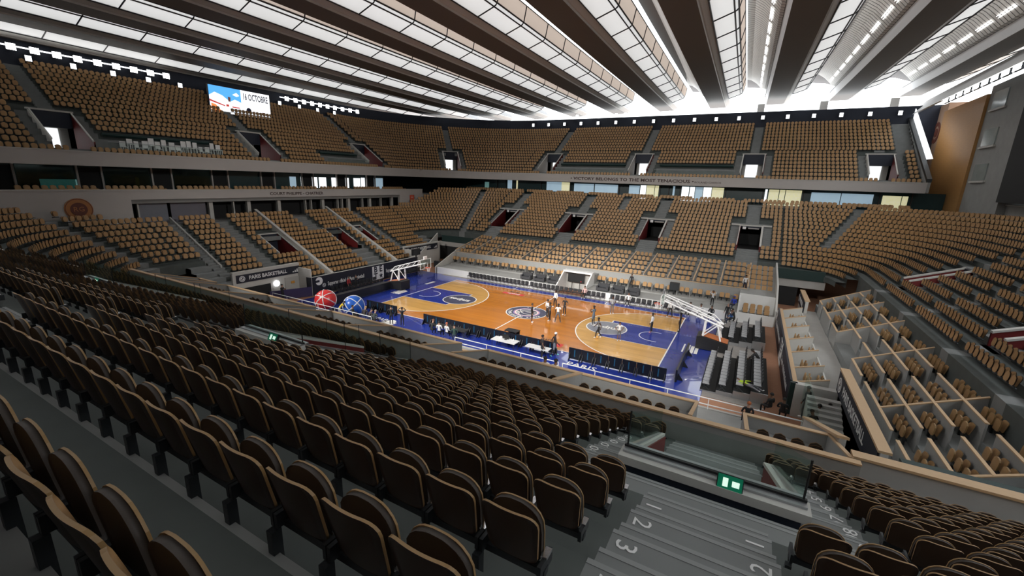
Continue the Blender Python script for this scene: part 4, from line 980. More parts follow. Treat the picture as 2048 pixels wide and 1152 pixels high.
sponsor_banner(-21.81, -7.85, 8.9, (1, 0, 0), 'long dark sponsor banner with white block letters behind the left hoop')
sponsor_banner(21.75, -8.7, 9.3, (-1, 0, 0), 'long dark sponsor banner with white block letters behind the black risers')
o = tag(MB().box(-22.6, -21.9, -8.05, -7.95, 0, 2.0).box(-22.6, -22.5, -8.05, -7.95, 0, 2.0).build('corner_panel', 'navy_cloth'), 'narrow dark panel closing the banner end beside the purple cloth', 'panel')
o = tag(MB().prism([(-23.6, -11.6, .02), (-21.9, -8.0, .02), (-21.9, -8.0, 1.05), (-23.6, -11.6, 1.0)], (.08, -.04, 0)).build('purple_screen', 'purple_cloth'), 'low dark purple cloth screen beside the red ball', 'screen')
gb = thing('end_cover', 'dark green padded end of the sponsor banner by the corner stairs', 'pad', (22.0, -8.95, 0)); MB().box(-.25, .1, -.12, .12, 0, 2.0).build('pad', 'green_dark', gb)
text_on(lf, 'engraved_lettering', 'COURT PHILIPPE - CHATRIER', .52, 'letter_brown', (LB+.01, 1.1, 10.15), (0, 1, 0), (1, 0, 0), fit=7.9, bold=.012)
text_on(fas, 'engraved_lettering', '• VICTORY BELONGS TO THE MOST TENACIOUS •', .68, 'letter_brown', (-.6, 36.98, 13.48), (1, 0, 0), (0, -1, 0), fit=20.4, bold=.018)
text_on(fas, 'engraved_lettering', 'ROLAND-GARROS', .38, 'letter_brown', (11.6, 36.98, 13.4), (1, 0, 0), (0, -1, 0), squeeze=1.2)
dc = thing('round_emblem', 'round orange clay coloured emblem on the pale wall', 'emblem', (LB+.02, -21.2, 8.95)); M = Matrix.Rotation(PI/2, 4, 'Y')
MB().lathe([(0, .05), (1.0, .05), (1.0, 0)], 28).xf(M).build('disc', 'gold_disc', dc); MB().lathe([(.0, .07), (.6, .07), (.6, .0)], 24).xf(M).build('inner_disc', 'disc_dark', dc); MB().lathe([(.9, .06), (.95, .06), (.95, 0)], 28).xf(M).build('rim', 'disc_dark', dc)
text_on(dc, 'monogram', 'RG', .6, 'gold_disc', (.075, 0, 0), (0, 1, 0), (1, 0, 0))
rs = thing('red_sign', 'small upright red sign on the pale balcony wall', 'sign', (LB+.02, 23.6, 8.5)); MB().box(0, .05, -.55, .55, -.1, 1.15).build('plate', 'red_sign', rs)
for z in (.2, .75): text_on(rs, 'lettering', 'RG' if z > .5 else '24', .3, 'letter_white', (.055, 0, z), (0, 1, 0), (1, 0, 0))
# big screen
bs = thing('video_screen', 'large lit video screen showing a player and the date of the match', 'screen', (-49.4, 2.9, 19.5))
MB().box(-.35, 0, -4.4, 4.4, -.1, 4.85).build('casing', 'black', bs)
def emat(name, col, e): return mat(name, col, .5, emit=e)
emat('px_sky', (.10, .42, .85), 1.0); emat('px_cloud', (.85, .92, 1), 1.1); emat('px_white', (.93, .96, 1), 1.15); emat('px_orange', (.95, .28, .08), .9); emat('px_dark', (.02, .02, .05), .2); emat('px_red', (.75, .08, .06), .6); emat('px_skin', (.30, .12, .09), .3)
def px(pts, m, d=.01, name='picture_patch'): MB().poly([(d, y, z) for y, z in pts]).build(name, m, bs)
px([(-4.35, 0), (0, 0), (0, 4.75), (-4.35, 4.75)], 'px_sky'); px([(0, 0), (4.35, 0), (4.35, 4.75), (0, 4.75)], 'px_white')
px([(-4.35, 0), (0, 0), (0, 3.0), (-.9, 3.3), (-1.6, 2.9), (-2.6, 3.6), (-3.6, 3.9), (-4.35, 3.4)], 'px_cloud', .014); px([(-1.2, 3.9), (-.6, 4.25), (-.2, 3.9), (-.6, 3.7)], 'px_cloud', .014)
px([(-4.2, .1), (-.2, .1), (-.8, .9), (-1.8, .8), (-2.6, 1.2), (-3.6, 2.3), (-4.2, 2.4)], 'px_orange', .018); px([(-4.35, 2.9), (-2.4, 2.35), (-.3, 2.3), (-.3, 2.15), (-2.4, 2.2), (-4.35, 2.65)], 'px_red', .02)
px([(-2.2, .5), (-1.5, .5), (-1.2, 1.4), (-1.45, 2.6), (-1.9, 3.0), (-2.35, 2.5), (-2.3, 1.4)], 'px_white', .022); px([(-1.85, 2.9), (-1.55, 2.9), (-1.5, 3.5), (-1.85, 3.55)], 'px_skin', .024); px([(-2.2, 2.2), (-1.8, 2.2), (-1.8, 2.5), (-2.2, 2.5)], 'px_red', .025)
text_on(bs, 'lettering', '16 OCTOBRE', 1.25, 'px_dark', (.02, 2.15, 3.9), (0, 1, 0), (1, 0, 0), fit=3.7, bold=.02); text_on(bs, 'lettering', 'PARIS VS MONACO', .9, 'px_dark', (.02, 2.2, .55), (0, 1, 0), (1, 0, 0), fit=3.8, bold=.03)
MB().lathe([(0, .02), (.36, .02), (.36, 0)], 20).xf(Matrix.Translation((.0, 1.0, 2.1)) @ Matrix.Rotation(PI/2, 4, 'Y')).build('badge', 'px_dark', bs); MB().box(.015, .02, 3.0, 3.5, 1.75, 2.1).build('badge', 'px_skin', bs)
# ------------------------------------------------------------------ floodlights
def lamp(x, y, z, rz, label, w=.55, h=.42, m='lamp', group='floodlights', tube=0):
    o = thing('floodlight', label, 'floodlight', (x, y, z), rz, group)
    MB().box(-w/2-.05, w/2+.05, -.25, 0, -h/2-.05, h/2+.05).build('housing', 'steel_dark', o); MB().box(-w/2, w/2, 0, .03, -h/2, h/2).build('lens', m, o)
    if tube: MB().box(w/2+.05, w/2+.05+tube, -.1, -.02, .02, .16).build('light_bar', 'lamp_soft', o)
lx = -(UX+wt)+.75
i = 0
for y in np.arange(-26, -4.8, 1.75):
    i += 1; lamp(lx, y, 24.75, -PI/2, '%s square floodlight to the left of the big screen' % ordw(int(round((-4.9-y)/1.75))+1), .72, .62, tube=.95, group='floodlights on the left wall')
for y in np.arange(12.2, 27, 1.6): lamp(lx+(max(0, y-22)*.12), y, 24.75, -PI/2, '%s square floodlight to the right of the big screen' % ordw(int(round((y-12.2)/1.6))+1), .68, .62, tube=.8, group='floodlights on the left wall')
for y in np.arange(-25, 23, 3.6): lamp(lx-.2, y, 23.9, -PI/2, '%s small dim lamp below the floodlights of the left wall' % ordw(int((y+25)/3.6+.5)+1), .5, .55, 'lamp_soft', 'small lamps on the dark wall')
fyw = UY+wt-.5
for n, x in enumerate(np.arange(-30, 36, 3.65)): lamp(x, fyw, 24.6, PI, '%s small dim lamp above the far top row' % ordw(n+1), .5, .6, 'lamp_soft', 'small lamps on the dark wall')
for n, x in enumerate((-16.4, -13.2, -8.2, -6.4, -3.1, -1.2, 2.0, 5.3, 9.4, 11.2, 16.0, 18.1, 20.9, 24.3)): lamp(x, fyw+.2, 26.1, PI, '%s bright floodlight on top of the far wall' % ordw(n+1), .5, .4, 'lamp', 'bright floodlights on the far wall')
for n, y in enumerate(np.arange(40.2, 14, -2.2)): lamp(37.5, y, 24.3, PI/2, '%s square floodlight under the roof edge by the wooden tower' % ordw(n+1), 1.5, .55, 'lamp', 'floodlights by the wooden tower')
# ------------------------------------------------------------------ seats
def shell(mb, zs, ncol, wtop, wbot, ztop, zbot, rt, rb, yfun, th, mf, mr, me, curve=.03, rim=True):
    """curved rounded panel; mf faces +y, mr faces -y, me rim"""
    def hw(z):
        w = (wbot+(wtop-wbot)*(z-zbot)/(ztop-zbot))/2
        if z > ztop-rt: w = w-rt+math.sqrt(max(0, rt*rt-(z-(ztop-rt))**2))
        if z < zbot+rb: w = w-rb+math.sqrt(max(0, rb*rb-(zbot+rb-z)**2))
        return w
    F, R = [], []
    for z in zs:
        for j in range(ncol):
            s = -1+2*j/(ncol-1); x = hw(z)*s; y = yfun(z)+curve*(x/.23)**2
            F.append((x, y+th/2, z)); R.append((x, y-th/2, z))
    n = len(zs); o = len(mb.v); mb.v += F+R; N = n*ncol
    for i in range(n-1):
        for j in range(ncol-1):
            a, b, c, d = o+i*ncol+j, o+i*ncol+j+1, o+(i+1)*ncol+j+1, o+(i+1)*ncol+j
            mb.f.append((b, a, d, c)); mb.m.append(mf); mb.f.append((a+N, b+N, c+N, d+N)); mb.m.append(mr)
    if rim:
        loop = [i*ncol for i in range(n)]+[(n-1)*ncol+j for j in range(1, ncol)]+[i*ncol+ncol-1 for i in range(n-2, -1, -1)]+[j for j in range(ncol-2, 0, -1)]
        for q in range(len(loop)):
            a, b = loop[q], loop[(q+1) % len(loop)]; mb.f.append((o+a, o+b, o+b+N, o+a+N)); mb.m.append(me)
    return mb
SM = ['tan', 'brown_back', 'cushion', 'seat_rim', 'steel_dark', 'chrome']
byf = lambda z: -.015-.24*(z-.40); pyf = lambda z: .12-.12*(z-.42)
ZB = [.385, .392, .41, .44, .55, .68, .76, .80, .83, .85, .86]; ZP = [.40, .408, .43, .47, .56, .68, .77, .82, .855, .875, .885]
back_me = shell(MB(), ZB, 9, .475, .40, .86, .385, .10, .05, byf, .02, 0, 1, 3).mesh('backrest', SM, True)
pan_ = shell(MB(), ZP, 9, .43, .41, .88, .40, .17, .06, pyf, .036, 2, 2, 2, curve=-.012); shell(pan_, ZP, 9, .44, .42, .885, .40, .17, .06, lambda z: pyf(z)+.026, .014, 0, 3, 3, curve=-.012)
pan_me = pan_.mesh('seat_pan', SM, True)
for me in (back_me, pan_me):
    for p in me.polygons: p.use_smooth = p.material_index != 3
bm_ = MB(); bm_.box(-.26, .26, -.0, .07, .30, .36, 0); bm_.box(-.29, -.23, -.10, -.03, .0, .32, 0)
beam_me = bm_.mesh('mounting_beam', ['steel_dark'])
bracket_me = MB().box(-.015, .015, -.06, .15, .33, .44).mesh('bracket', ['steel_dark']); pivot_me = MB().box(-.024, .024, .02, .12, .44, .46).mesh('pivot', ['chrome'])
# low detail seat for the mass
lo = MB(); shell(lo, [.40, .46, .70, .80, .86], 3, .45, .36, .86, .40, .16, .05, byf, .024, 0, 1, 3, rim=False); shell(lo, [.42, .50, .68, .80, .87], 3, .40, .38, .87, .42, .18, .07, pyf, .045, 0, 2, 3, curve=-.012, rim=False)
nlo = len(lo.v)
lo.box(-.26, .26, 0, .07, .30, .36, 4)
lo_v = np.array(lo.v); lo_f = lo.f; lo_m = np.array(lo.m)
def mass(name, items, label, cat):
    """many equal seats as one mesh"""
    A = np.array([(x, y, z, r) for x, y, z, r in items]); n = len(A); c, s = np.cos(A[:, 3]), np.sin(A[:, 3]); V = np.empty((n, len(lo_v), 3))
    V[:, :, 0] = A[:, 0:1]+c[:, None]*lo_v[:, 0]-s[:, None]*lo_v[:, 1]; V[:, :, 1] = A[:, 1:2]+s[:, None]*lo_v[:, 0]+c[:, None]*lo_v[:, 1]; V[:, :, 2] = A[:, 2:3]+lo_v[:, 2]
    F = np.array([f for f in lo_f]); nf = len(F); FF = (F[None]+(np.arange(n)*len(lo_v))[:, None, None]).reshape(-1)
    me = bpy.data.meshes.new(name); me.vertices.add(n*len(lo_v)); me.vertices.foreach_set('co', V.reshape(-1)); me.loops.add(len(FF)); me.loops.foreach_set('vertex_index', FF)
    me.polygons.add(n*nf); me.polygons.foreach_set('loop_start', np.arange(n*nf)*4); me.polygons.foreach_set('loop_total', np.full(n*nf, 4)); me.polygons.foreach_set('material_index', np.tile(lo_m, n))
    for m in SM: me.materials.append(MATS[m])
    me.update(calc_edges=True); me.validate(); o = link(name, me); return tag(o, label, cat, None, 'stuff')
def project(p):
    d = np.array(p)-CAM; z = d@CF
    return (1024+FPX*(d@CR)/z, 576-FPX*(d@CU)/z, z) if z > .2 else (1e9, 1e9, -1)
near_idx = []
for i, (x, y, z, r, side, k, lev) in enumerate(seats_far_list):
    if lev == 'lower' and side == 'near':
        u, v, d = project((x, y, z+.65))
        if -90 < u < 2140 and v < 1250: near_idx.append((d, i))
near_idx.sort(); single = {i for d, i in near_idx[:300]}
blocks = {}
for i in single:
    x, y, z, r, side, k, lev = seats_far_list[i]
    c = min(VX, key=lambda q: abs(q+(0 if True else 0)-x)); b = 'right' if x > 18.42 else 'left'
    blocks.setdefault((k, b), []).append((x, i))
for (k, b), lst in blocks.items():
    lst.sort(reverse=(b == 'left'))
    for n, (x, i) in enumerate(lst):
        rowname = ('%s row above the exit sign' % ordw(k-9)) if k >= 10 else ('%s lower row' % ordw(k+1))
        t = thing('spectator_chair', 'brown flip-up chair, %s, %s %s the bright stairs' % (rowname, ordw(n+1), b+' of'), 'chair', (x, seats_far_list[i][1], seats_far_list[i][2]), seats_far_list[i][3], 'flip-up chairs of the near stand')
        link('backrest', back_me, t); link('seat_pan', pan_me, t, None, (0, -.03, -.05)); link('mounting_beam', beam_me, t); [link('bracket', bracket_me, t, None, (q, 0, 0)) for q in (-.24, .24)]; link('pivot', pivot_me, t, None, (.24, 0, 0))
def out_of_all(x, y):
    return False
mass('seat_rows', [(s[0], s[1], s[2], s[3]) for i, s in enumerate(seats_far_list) if i not in single], 'thousands of tan folding seats filling the stands all round the arena', 'seats')
# box seats
bs_ = MB(); shell(bs_, [.385, .41, .46, .62, .76, .83, .86], 5, .47, .40, .86, .385, .12, .05, byf, .03, 0, 1, 3); shell(bs_, [.40, .43, .48, .64, .78, .85, .885], 5, .44, .42, .885, .40, .17, .06, lambda z: .16-.1*(z-.42), .05, 0, 2, 3, curve=-.012)
bs_.box(-.26, .26, -.02, .08, .29, .36, 4); bs_.box(-.05, .05, -.02, .06, .0, .3, 4)
box_me = bs_.mesh('box_chair', ['tan', 'box_back', 'box_back', 'seat_rim', 'steel_dark'])
box_mass = []; cnt = {}; NB = 0
for x, y, z, r, where in sorted(loge_list, key=lambda q: (q[4], q[0], q[1])):
    if where in ('right', 'small', 'corner', 'far_front') and NB < 300:
        NB += 1
        if where == 'right':
            j = int(round((x-.66-25.1)/.92)); q = sum(1 for c in RYS if c < y); key = ('right', j, q); cnt[key] = cnt.get(key, 0)+1
            lab = 'tan box chair, %s from the near end, %s box from the corner, %s tier up' % (ordw(cnt[key]), ordw(q), ordw(j+1))
        elif where == 'small':
            q = sum(1 for c in SY if c < y); key = ('small', q); cnt[key] = cnt.get(key, 0)+1
            lab = 'tan chair in %s small box behind the banner, %s of its four' % (ordw(q), ordw(cnt[key]))
        elif where == 'corner':
            key = 'corner'; cnt[key] = cnt.get(key, 0)+1; lab = 'tan chair in the white walled corner box, %s of the block' % ordw(cnt[key])
        else:
            key = 'ff'; cnt[key] = cnt.get(key, 0)+1; lab = 'tan chair above the dark sofas, %s of the front row from the far corner' % ordw(cnt[key])
        tag(link('box_chair', box_me, None, None, (x, y, z), r), lab, 'chair', 'chairs in the boxes')
    else: box_mass.append((x, y, z, r))
mass('box_seat_rows', box_mass, 'rows of tan seats in the partitioned boxes along both long sides', 'seats')

# ------------------------------------------------------------------ courtside furniture
def chair_parts():
    b = MB(); b.box(-.23, .23, -.24, -.21, .52, .86); 
    s = MB(); s.box(-.23, .23, -.2, .22, .43, .47)
    f = MB()
    for q in (-.22, .22):
        f.tube([(q, -.24, .88), (q, -.2, .45), (q, .2, 0)], .014, 4); f.tube([(q, .2, .44), (q, -.25, 0)], .014, 4)
    f.tube([(-.22, .1, .2), (.22, .1, .2)], .01, 4)
    return b, s, f
cb, cs_, cf = chair_parts()
def rounded_back():
    m = MB(); shell(m, [.50, .55, .7, .8, .86], 4, .46, .46, .86, .5, .08, .03, lambda z: -.2-.12*(z-.5), .03, 0, 0, 0, curve=.02); return m
cb_me = rounded_back().mesh('backrest', ['chair_black']); cs_me = cs_.mesh('seat', ['chair_black']); csg_me = cs_.mesh('seat', ['chair_seat']); cf_me = cf.mesh('frame', ['steel_dark'])
ch = rounded_back(); o0 = len(ch.v); ch.add(cs_.v, cs_.f, 0); ch.add(cf.v, cf.f, 1); chair_me = ch.mesh('folding_chair', ['chair_black', 'steel_dark'])
def row_chairs(pts, rz, lab, group, z=0):
    for n, (x, y) in enumerate(pts): tag(link('folding_chair', chair_me, None, None, (x, y, z), rz+random.uniform(-.05, .05)), lab % ordw(n+1), 'chair', group)
row_chairs([(-13.1+.56*i, 8.95) for i in range(16)], PI, 'black folding chair, %s of the bench row nearest the far hoop', 'bench chairs along the far side')
row_chairs([(-4.0+.56*i, 8.95) for i in range(17)], PI, 'black folding chair, %s of the bench row before the tunnel mouth', 'bench chairs along the far side')
row_chairs([(6.0+.58*i, 8.95) for i in range(14)], PI, 'black folding chair, %s of the bench row below the three sofas', 'bench chairs along the far side')
row_chairs([(-20.6, -6.2+.55*i) for i in range(12)], -PI/2, 'black folding chair, %s of the back row before the sponsor banner', 'chairs behind the left baseline')
row_chairs([(-19.2, -6.4+.55*i) for i in range(12)], -PI/2, 'black folding chair, %s of the front row behind the long black board', 'chairs behind the left baseline')
row_chairs([(-20.4, 2.2+.52*i) for i in range(12)], -PI/2, 'black folding chair, %s of the row beside the left hoop', 'chairs behind the left baseline')
# right risers
for bi, (y0, y1, n) in enumerate(((-8.6, -1.9, 12), (1.7, 6.6, 9))):
    for r in range(4):
        x = 17.25+.95*r; z = .0+.22*r
        rp = thing('seating_riser', 'black %s step of the %s riser block behind the hoop' % (ORD[r+1], 'near' if bi == 0 else 'far'), 'riser', (x+.25, (y0+y1)/2, 0), 0, 'black seating risers')
        L = (y1-y0)/2
        if r: MB().box(-.47, .47, -L, L, .02, z).build('deck', 'black_matte', rp)
        else: MB().box(-.47, .47, -L, L, .015, .04).build('deck', 'black_matte', rp); z = .04
        MB().box(-.47, .47, -L-.06, -L, .0, z+.03).build('edge', 'steel', rp)
        for q in range(n):
            t = thing('riser_chair', 'black chair with grey seat, %s from the near end, %s row of the %s risers' % (ordw(q+1), ORD[r+1], 'near' if bi == 0 else 'far'), 'chair', (x+.1, y0+.3+(y1-y0-.5)*q/(n-1), z), PI/2+random.uniform(-.06, .06), 'chairs on the risers')
            link('backrest', cb_me, t); link('seat', csg_me, t); link('frame', cf_me, t)
# black boards along the near sideline, seen from behind
bp_ = MB(); bp_.box(-.49, .49, .0, .06, .06, .92); 
bb_ = MB(); bb_.box(-.06, .02, -.03, 0, .25, .8)
bl_ = MB()
for q in (-.4, .4): bl_.prism([(q, -.02, 0), (q, -.4, 0), (q, -.36, .04), (q, -.02, .55)], (.03, 0, 0))
board_me = bp_.mesh('panel', ['board_black']); brace_me = bb_.mesh('power_unit', ['board_blue']); leg_me = bl_.mesh('support', ['board_black'])
def boards(xs, y, lab, group):
    for n, x in enumerate(xs):
        o = thing('advertising_board', lab % ordw(n+1), 'board', (x, y, .012), -.0, group)
        link('panel', board_me, o); link('power_unit', brace_me, o); link('support', leg_me, o)
boards(np.arange(-13.2, -9.2, 1.0), -8.0, 'black courtside board, %s of the short run by the blue ball', 'courtside boards')
boards(np.arange(-5.7, 6.4, 1.0), -8.35, 'black courtside board, %s of the middle run by the scorer table', 'courtside boards')
boards(np.arange(8.4, 15.3, 1.0), -8.6, 'black courtside board, %s of the run before the right corner', 'courtside boards')
o = thing('baseline_board', 'single black board angled across the blue corner by the baseline', 'board', (15.5, -5.4, .012), 0); MB().box(-.06, .06, -3.0, 3.0, .04, .9).build('panel', 'board_black', o)
for y in (-2.5, 0, 2.5): MB().prism([(.06, y, 0), (.4, y, 0), (.4, y, .04), (.06, y, .5)], (0, .03, 0)).build('support', 'board_black', o)
o = thing('baseline_board', 'long black board in front of the left baseline chairs', 'board', (-17.3, -5.1, .012), 0); MB().box(-.06, .06, -4.0, 4.0, .04, .92).build('panel', 'board_black', o); MB().box(-.5, -.06, -4.0, 4.0, .86, .92).build('desk_top', 'board_black', o)
# tables
def table(x, y, w, d, label, m='table_white'):
    t = thing('table', label, 'table', (x, y, .012), 0); MB().box(-w/2, w/2, -d/2, d/2, .72, .76).build('top', m, t)
    for a in (-1, 1):
        for b in (-1, 1): MB().tube([(a*(w/2-.1), b*(d/2-.08), 0), (a*(w/2-.1), b*(d/2-.08), .72)], .02, 5).build('leg', 'steel_dark', t)
    return t
table(3.0, -9.6, 2.1, .9, 'white folding table with a monitor near the speaker box')
table(5.8, -9.5, 1.9, .7, 'white topped table tucked behind the black boards')
table(-2.2, -9.6, 3.2, .8, 'black scorer table with seated officials', 'black')
mo = thing('monitor', 'black monitor on the white table', 'monitor', (3.0, -9.5, .772)); MB().box(-.28, .28, -.03, .02, .08, .42).build('panel', 'black', mo); MB().box(-.1, .1, -.08, .08, 0, .02).build('foot', 'black', mo); MB().box(-.02, .02, -.01, .02, .02, .1).build('neck', 'black', mo)
bt = tag(MB().lathe([(0, 0), (.035, 0), (.035, .16), (.014, .2), (.014, .24), (0, .24)], 10).build('water_bottle', 'letter_white', None, True, loc=(3.7, -9.5, .772)), 'white water bottle on the table beside the monitor', 'bottle')
cp = tag(MB().lathe([(0, 0), (.13, 0), (.13, .05), (.1, .12), (0, .14)], 14).build('white_cap', 'letter_white', None, True, loc=(2.5, -9.35, .772)), 'white cap lying on the table with the monitor', 'cap')
ca = thing('equipment_cart', 'black open equipment trolley by the sideline', 'cart', (2.75, -8.0, .012)); 
for z in (.15, .55, 1.0): MB().box(-.55, .55, -.35, .35, z, z+.05).build('shelf', 'black', ca)
for a in (-.5, .5):
    for b in (-.3, .3): MB().tube([(a, b, 0), (a, b, 1.05)], .03, 5).build('post', 'black', ca)
MB().box(-.5, .5, .3, .34, .15, 1.0).build('back_panel', 'black', ca)
for n, (a, b) in enumerate(((-.25, 0), (.2, .05), (0, -.1))): tag(MB().lathe([(.12*math.sin(PI*i/8), .12-.12*math.cos(PI*i/8)) for i in range(9)], 12).build('basketball', 'paint_orange', None, True, loc=(2.75+a, -8.0+b, .612)), ('basketball lying %s on the black trolley' % ('at the near end', 'at the rear', 'in the middle')[n]), 'ball', 'basketballs on the trolley')
bl2 = tag(MB().lathe([(.12*math.sin(PI*i/8), .12-.12*math.cos(PI*i/8)) for i in range(9)], 12).build('basketball', 'wood_light', None, True, loc=(8.35, -3.2, .03)), 'pale basketball on the parquet at a player\'s feet', 'ball')
for n, x in enumerate((-5.2, -3.35, -1.55, 4.6, 6.35, 8.05)):
    s = thing('sofa', 'dark grey two seat sofa on the far terrace, %s from the far corner' % ordw(n+1), 'sofa', (x, 10.1, .84), PI, 'dark sofas on the far terrace')
    MB().box(-.62, .62, -.1, .45, .12, .42).build('seat_cushion', 'sofa', s); MB().box(-.66, .66, -.4, -.1, .12, .82).build('backrest', 'sofa', s)
    for q in (-.6, .6): MB().box(q-.1, q+.1, -.35, .42, .1, .58).build('armrest', 'sofa', s)
    for a in (-.5, .5): MB().box(a-.03, a+.03, -.3, .36, 0, .12).build('leg', 'black', s)
def beach_ball(x, y, r, m, label, rot):
    o = thing('giant_ball', label, 'ball', (x, y, r+.01)); L = 24; prof = [(r*math.sin(PI*i/20), -r*math.cos(PI*i/20)) for i in range(21)]
    b = MB().lathe(prof, 32); b.xf(rot); b.build('skin', m, o, True)
    s = MB()
    for t in (0, PI/3, 2*PI/3): s.tube([rot @ Vector((r*1.004*math.sin(a)*math.cos(t), r*1.004*math.sin(a)*math.sin(t), r*1.004*math.cos(a))) for a in np.linspace(0, 2*PI, 41)[:-1]], .045, 5, closed=True)
    s.tube([rot @ Vector((r*1.004*math.cos(a), r*1.004*math.sin(a), 0)) for a in np.linspace(0, 2*PI, 41)[:-1]], .045, 5, closed=True)
    s.build('seam_lines', 'letter_white', o)
beach_ball(-16.5, -10.5, 1.0, 'ball_red', 'giant red inflatable ball with white seams at the corner', Matrix.Rotation(.9, 4, 'X') @ Matrix.Rotation(.5, 4, 'Y'))
beach_ball(-13.0, -10.2, .95, 'ball_blue', 'giant blue inflatable ball with white seams at the corner', Matrix.Rotation(.5, 4, 'X') @ Matrix.Rotation(-.6, 4, 'Y'))
# hanging monitors, rail chairs, grill
sp = thing('loudspeaker', 'dark loudspeaker box standing at the box front above the right hoop', 'loudspeaker', (11.9, 12.9, .98)); MB().box(-.5, .5, -.2, .2, .5, 1.35).build('cabinet', 'black', sp); MB().box(-.48, .48, -.22, -.2, .52, 1.33).build('grille', 'steel_dark', sp); MB().box(-.08, .08, -.08, .08, 0, .5).build('stand', 'black', sp)
sp = thing('loudspeaker', 'dark loudspeaker box behind the left hoop beside the corner gate', 'loudspeaker', (-19.6, 10.6, 0)); MB().box(-.55, .55, -.2, .2, .5, 1.4).build('cabinet', 'black', sp); MB().box(-.5, .5, -.22, -.2, .55, 1.35).build('grille', 'steel_dark', sp)
for q in (-.4, .4): MB().tube([(q, -.25, 0), (q, .1, .7)], .03, 5).build('stand', 'steel', sp)
sp = thing('hanging_screen', 'black hanging screen above the left hoop', 'screen', (-20.6, 7.2, 2.6)); MB().box(-.12, .12, -.75, .75, 0, .85).build('panel', 'black', sp); MB().box(-.05, .05, -.05, .05, -2.6, 0).build('pole', 'black', sp); MB().box(.12, .14, -.7, .7, .05, .8).build('display', 'steel_dark', sp)
# white folded furniture stored on the upper left tier
wr_ = random.Random(3)
for n in range(16):
    y = -15.6+n*.62; z = zu(2); k = wr_.randint(0, 1)
    o = thing('stored_chair', 'white stacked chair stored on the upper tier, %s from the bright doorway' % ordw(n+1), 'chair', (-(UX+tu(2))+.25, y, z), -PI/2+wr_.uniform(-.5, .5), 'white chairs stored on the upper tier')
    h = .45+.3*k; MB().box(-.25, .25, -.25, .25, h, h+.06).build('seat', 'white_metal', o); MB().box(-.25, .25, -.27, -.22, h, h+.55+wr_.uniform(0, .3)).build('backrest', 'white_metal', o)
    for a in (-.2, .2):
        for b in (-.2, .2): MB().box(a-.03, a+.03, b-.03, b+.03, 0, h).build('leg', 'white_metal', o)
for lab, side, a, b in (('left of the big screen', 'left', -17, -6), ('right of the big screen', 'left', 9, 17), ('on the far upper tier nearest the corner', 'far', -15, -2), ('on the far upper tier by the bright doorway', 'far', 3, 15)):
    g = thing('glass_balustrade', 'glass fronted enclosure '+lab, 'balustrade', (0, 0, 0), 0, 'glass fronted enclosures of the upper tier')
    for i in range(6):
        u0, u1 = a+(b-a)*i/6, a+(b-a)*(i+1)/6-.05; p = [place(side, u, tuf(2), UX, UY)[:2] for u in (u0, u1)]
        MB().quad((*p[0], zu(2)), (*p[1], zu(2)), (*p[1], zu(2)+.85), (*p[0], zu(2)+.85)).build('glass_pane', 'glass', g)
    p = [place(side, u, tuf(2)-.04, UX, UY)[:2] for u in (a, b)]; MB().tube([(*p[0], zu(2)+.04), (*p[1], zu(2)+.04)], .07, 6).build('rail', 'concrete_pale', g); MB().tube([(*p[0], zu(2)+.87), (*p[1], zu(2)+.87)], .025, 6).build('rail', 'steel', g)
    pd = [place(side, u, tu(4), UX, UY)[:2] for u in (a+.4, b-.4)]; MB().tube([(*pd[0], zu(4)+.5), (*pd[1], zu(4)+.5)], .2, 6).build('desk', 'green_dark', g)

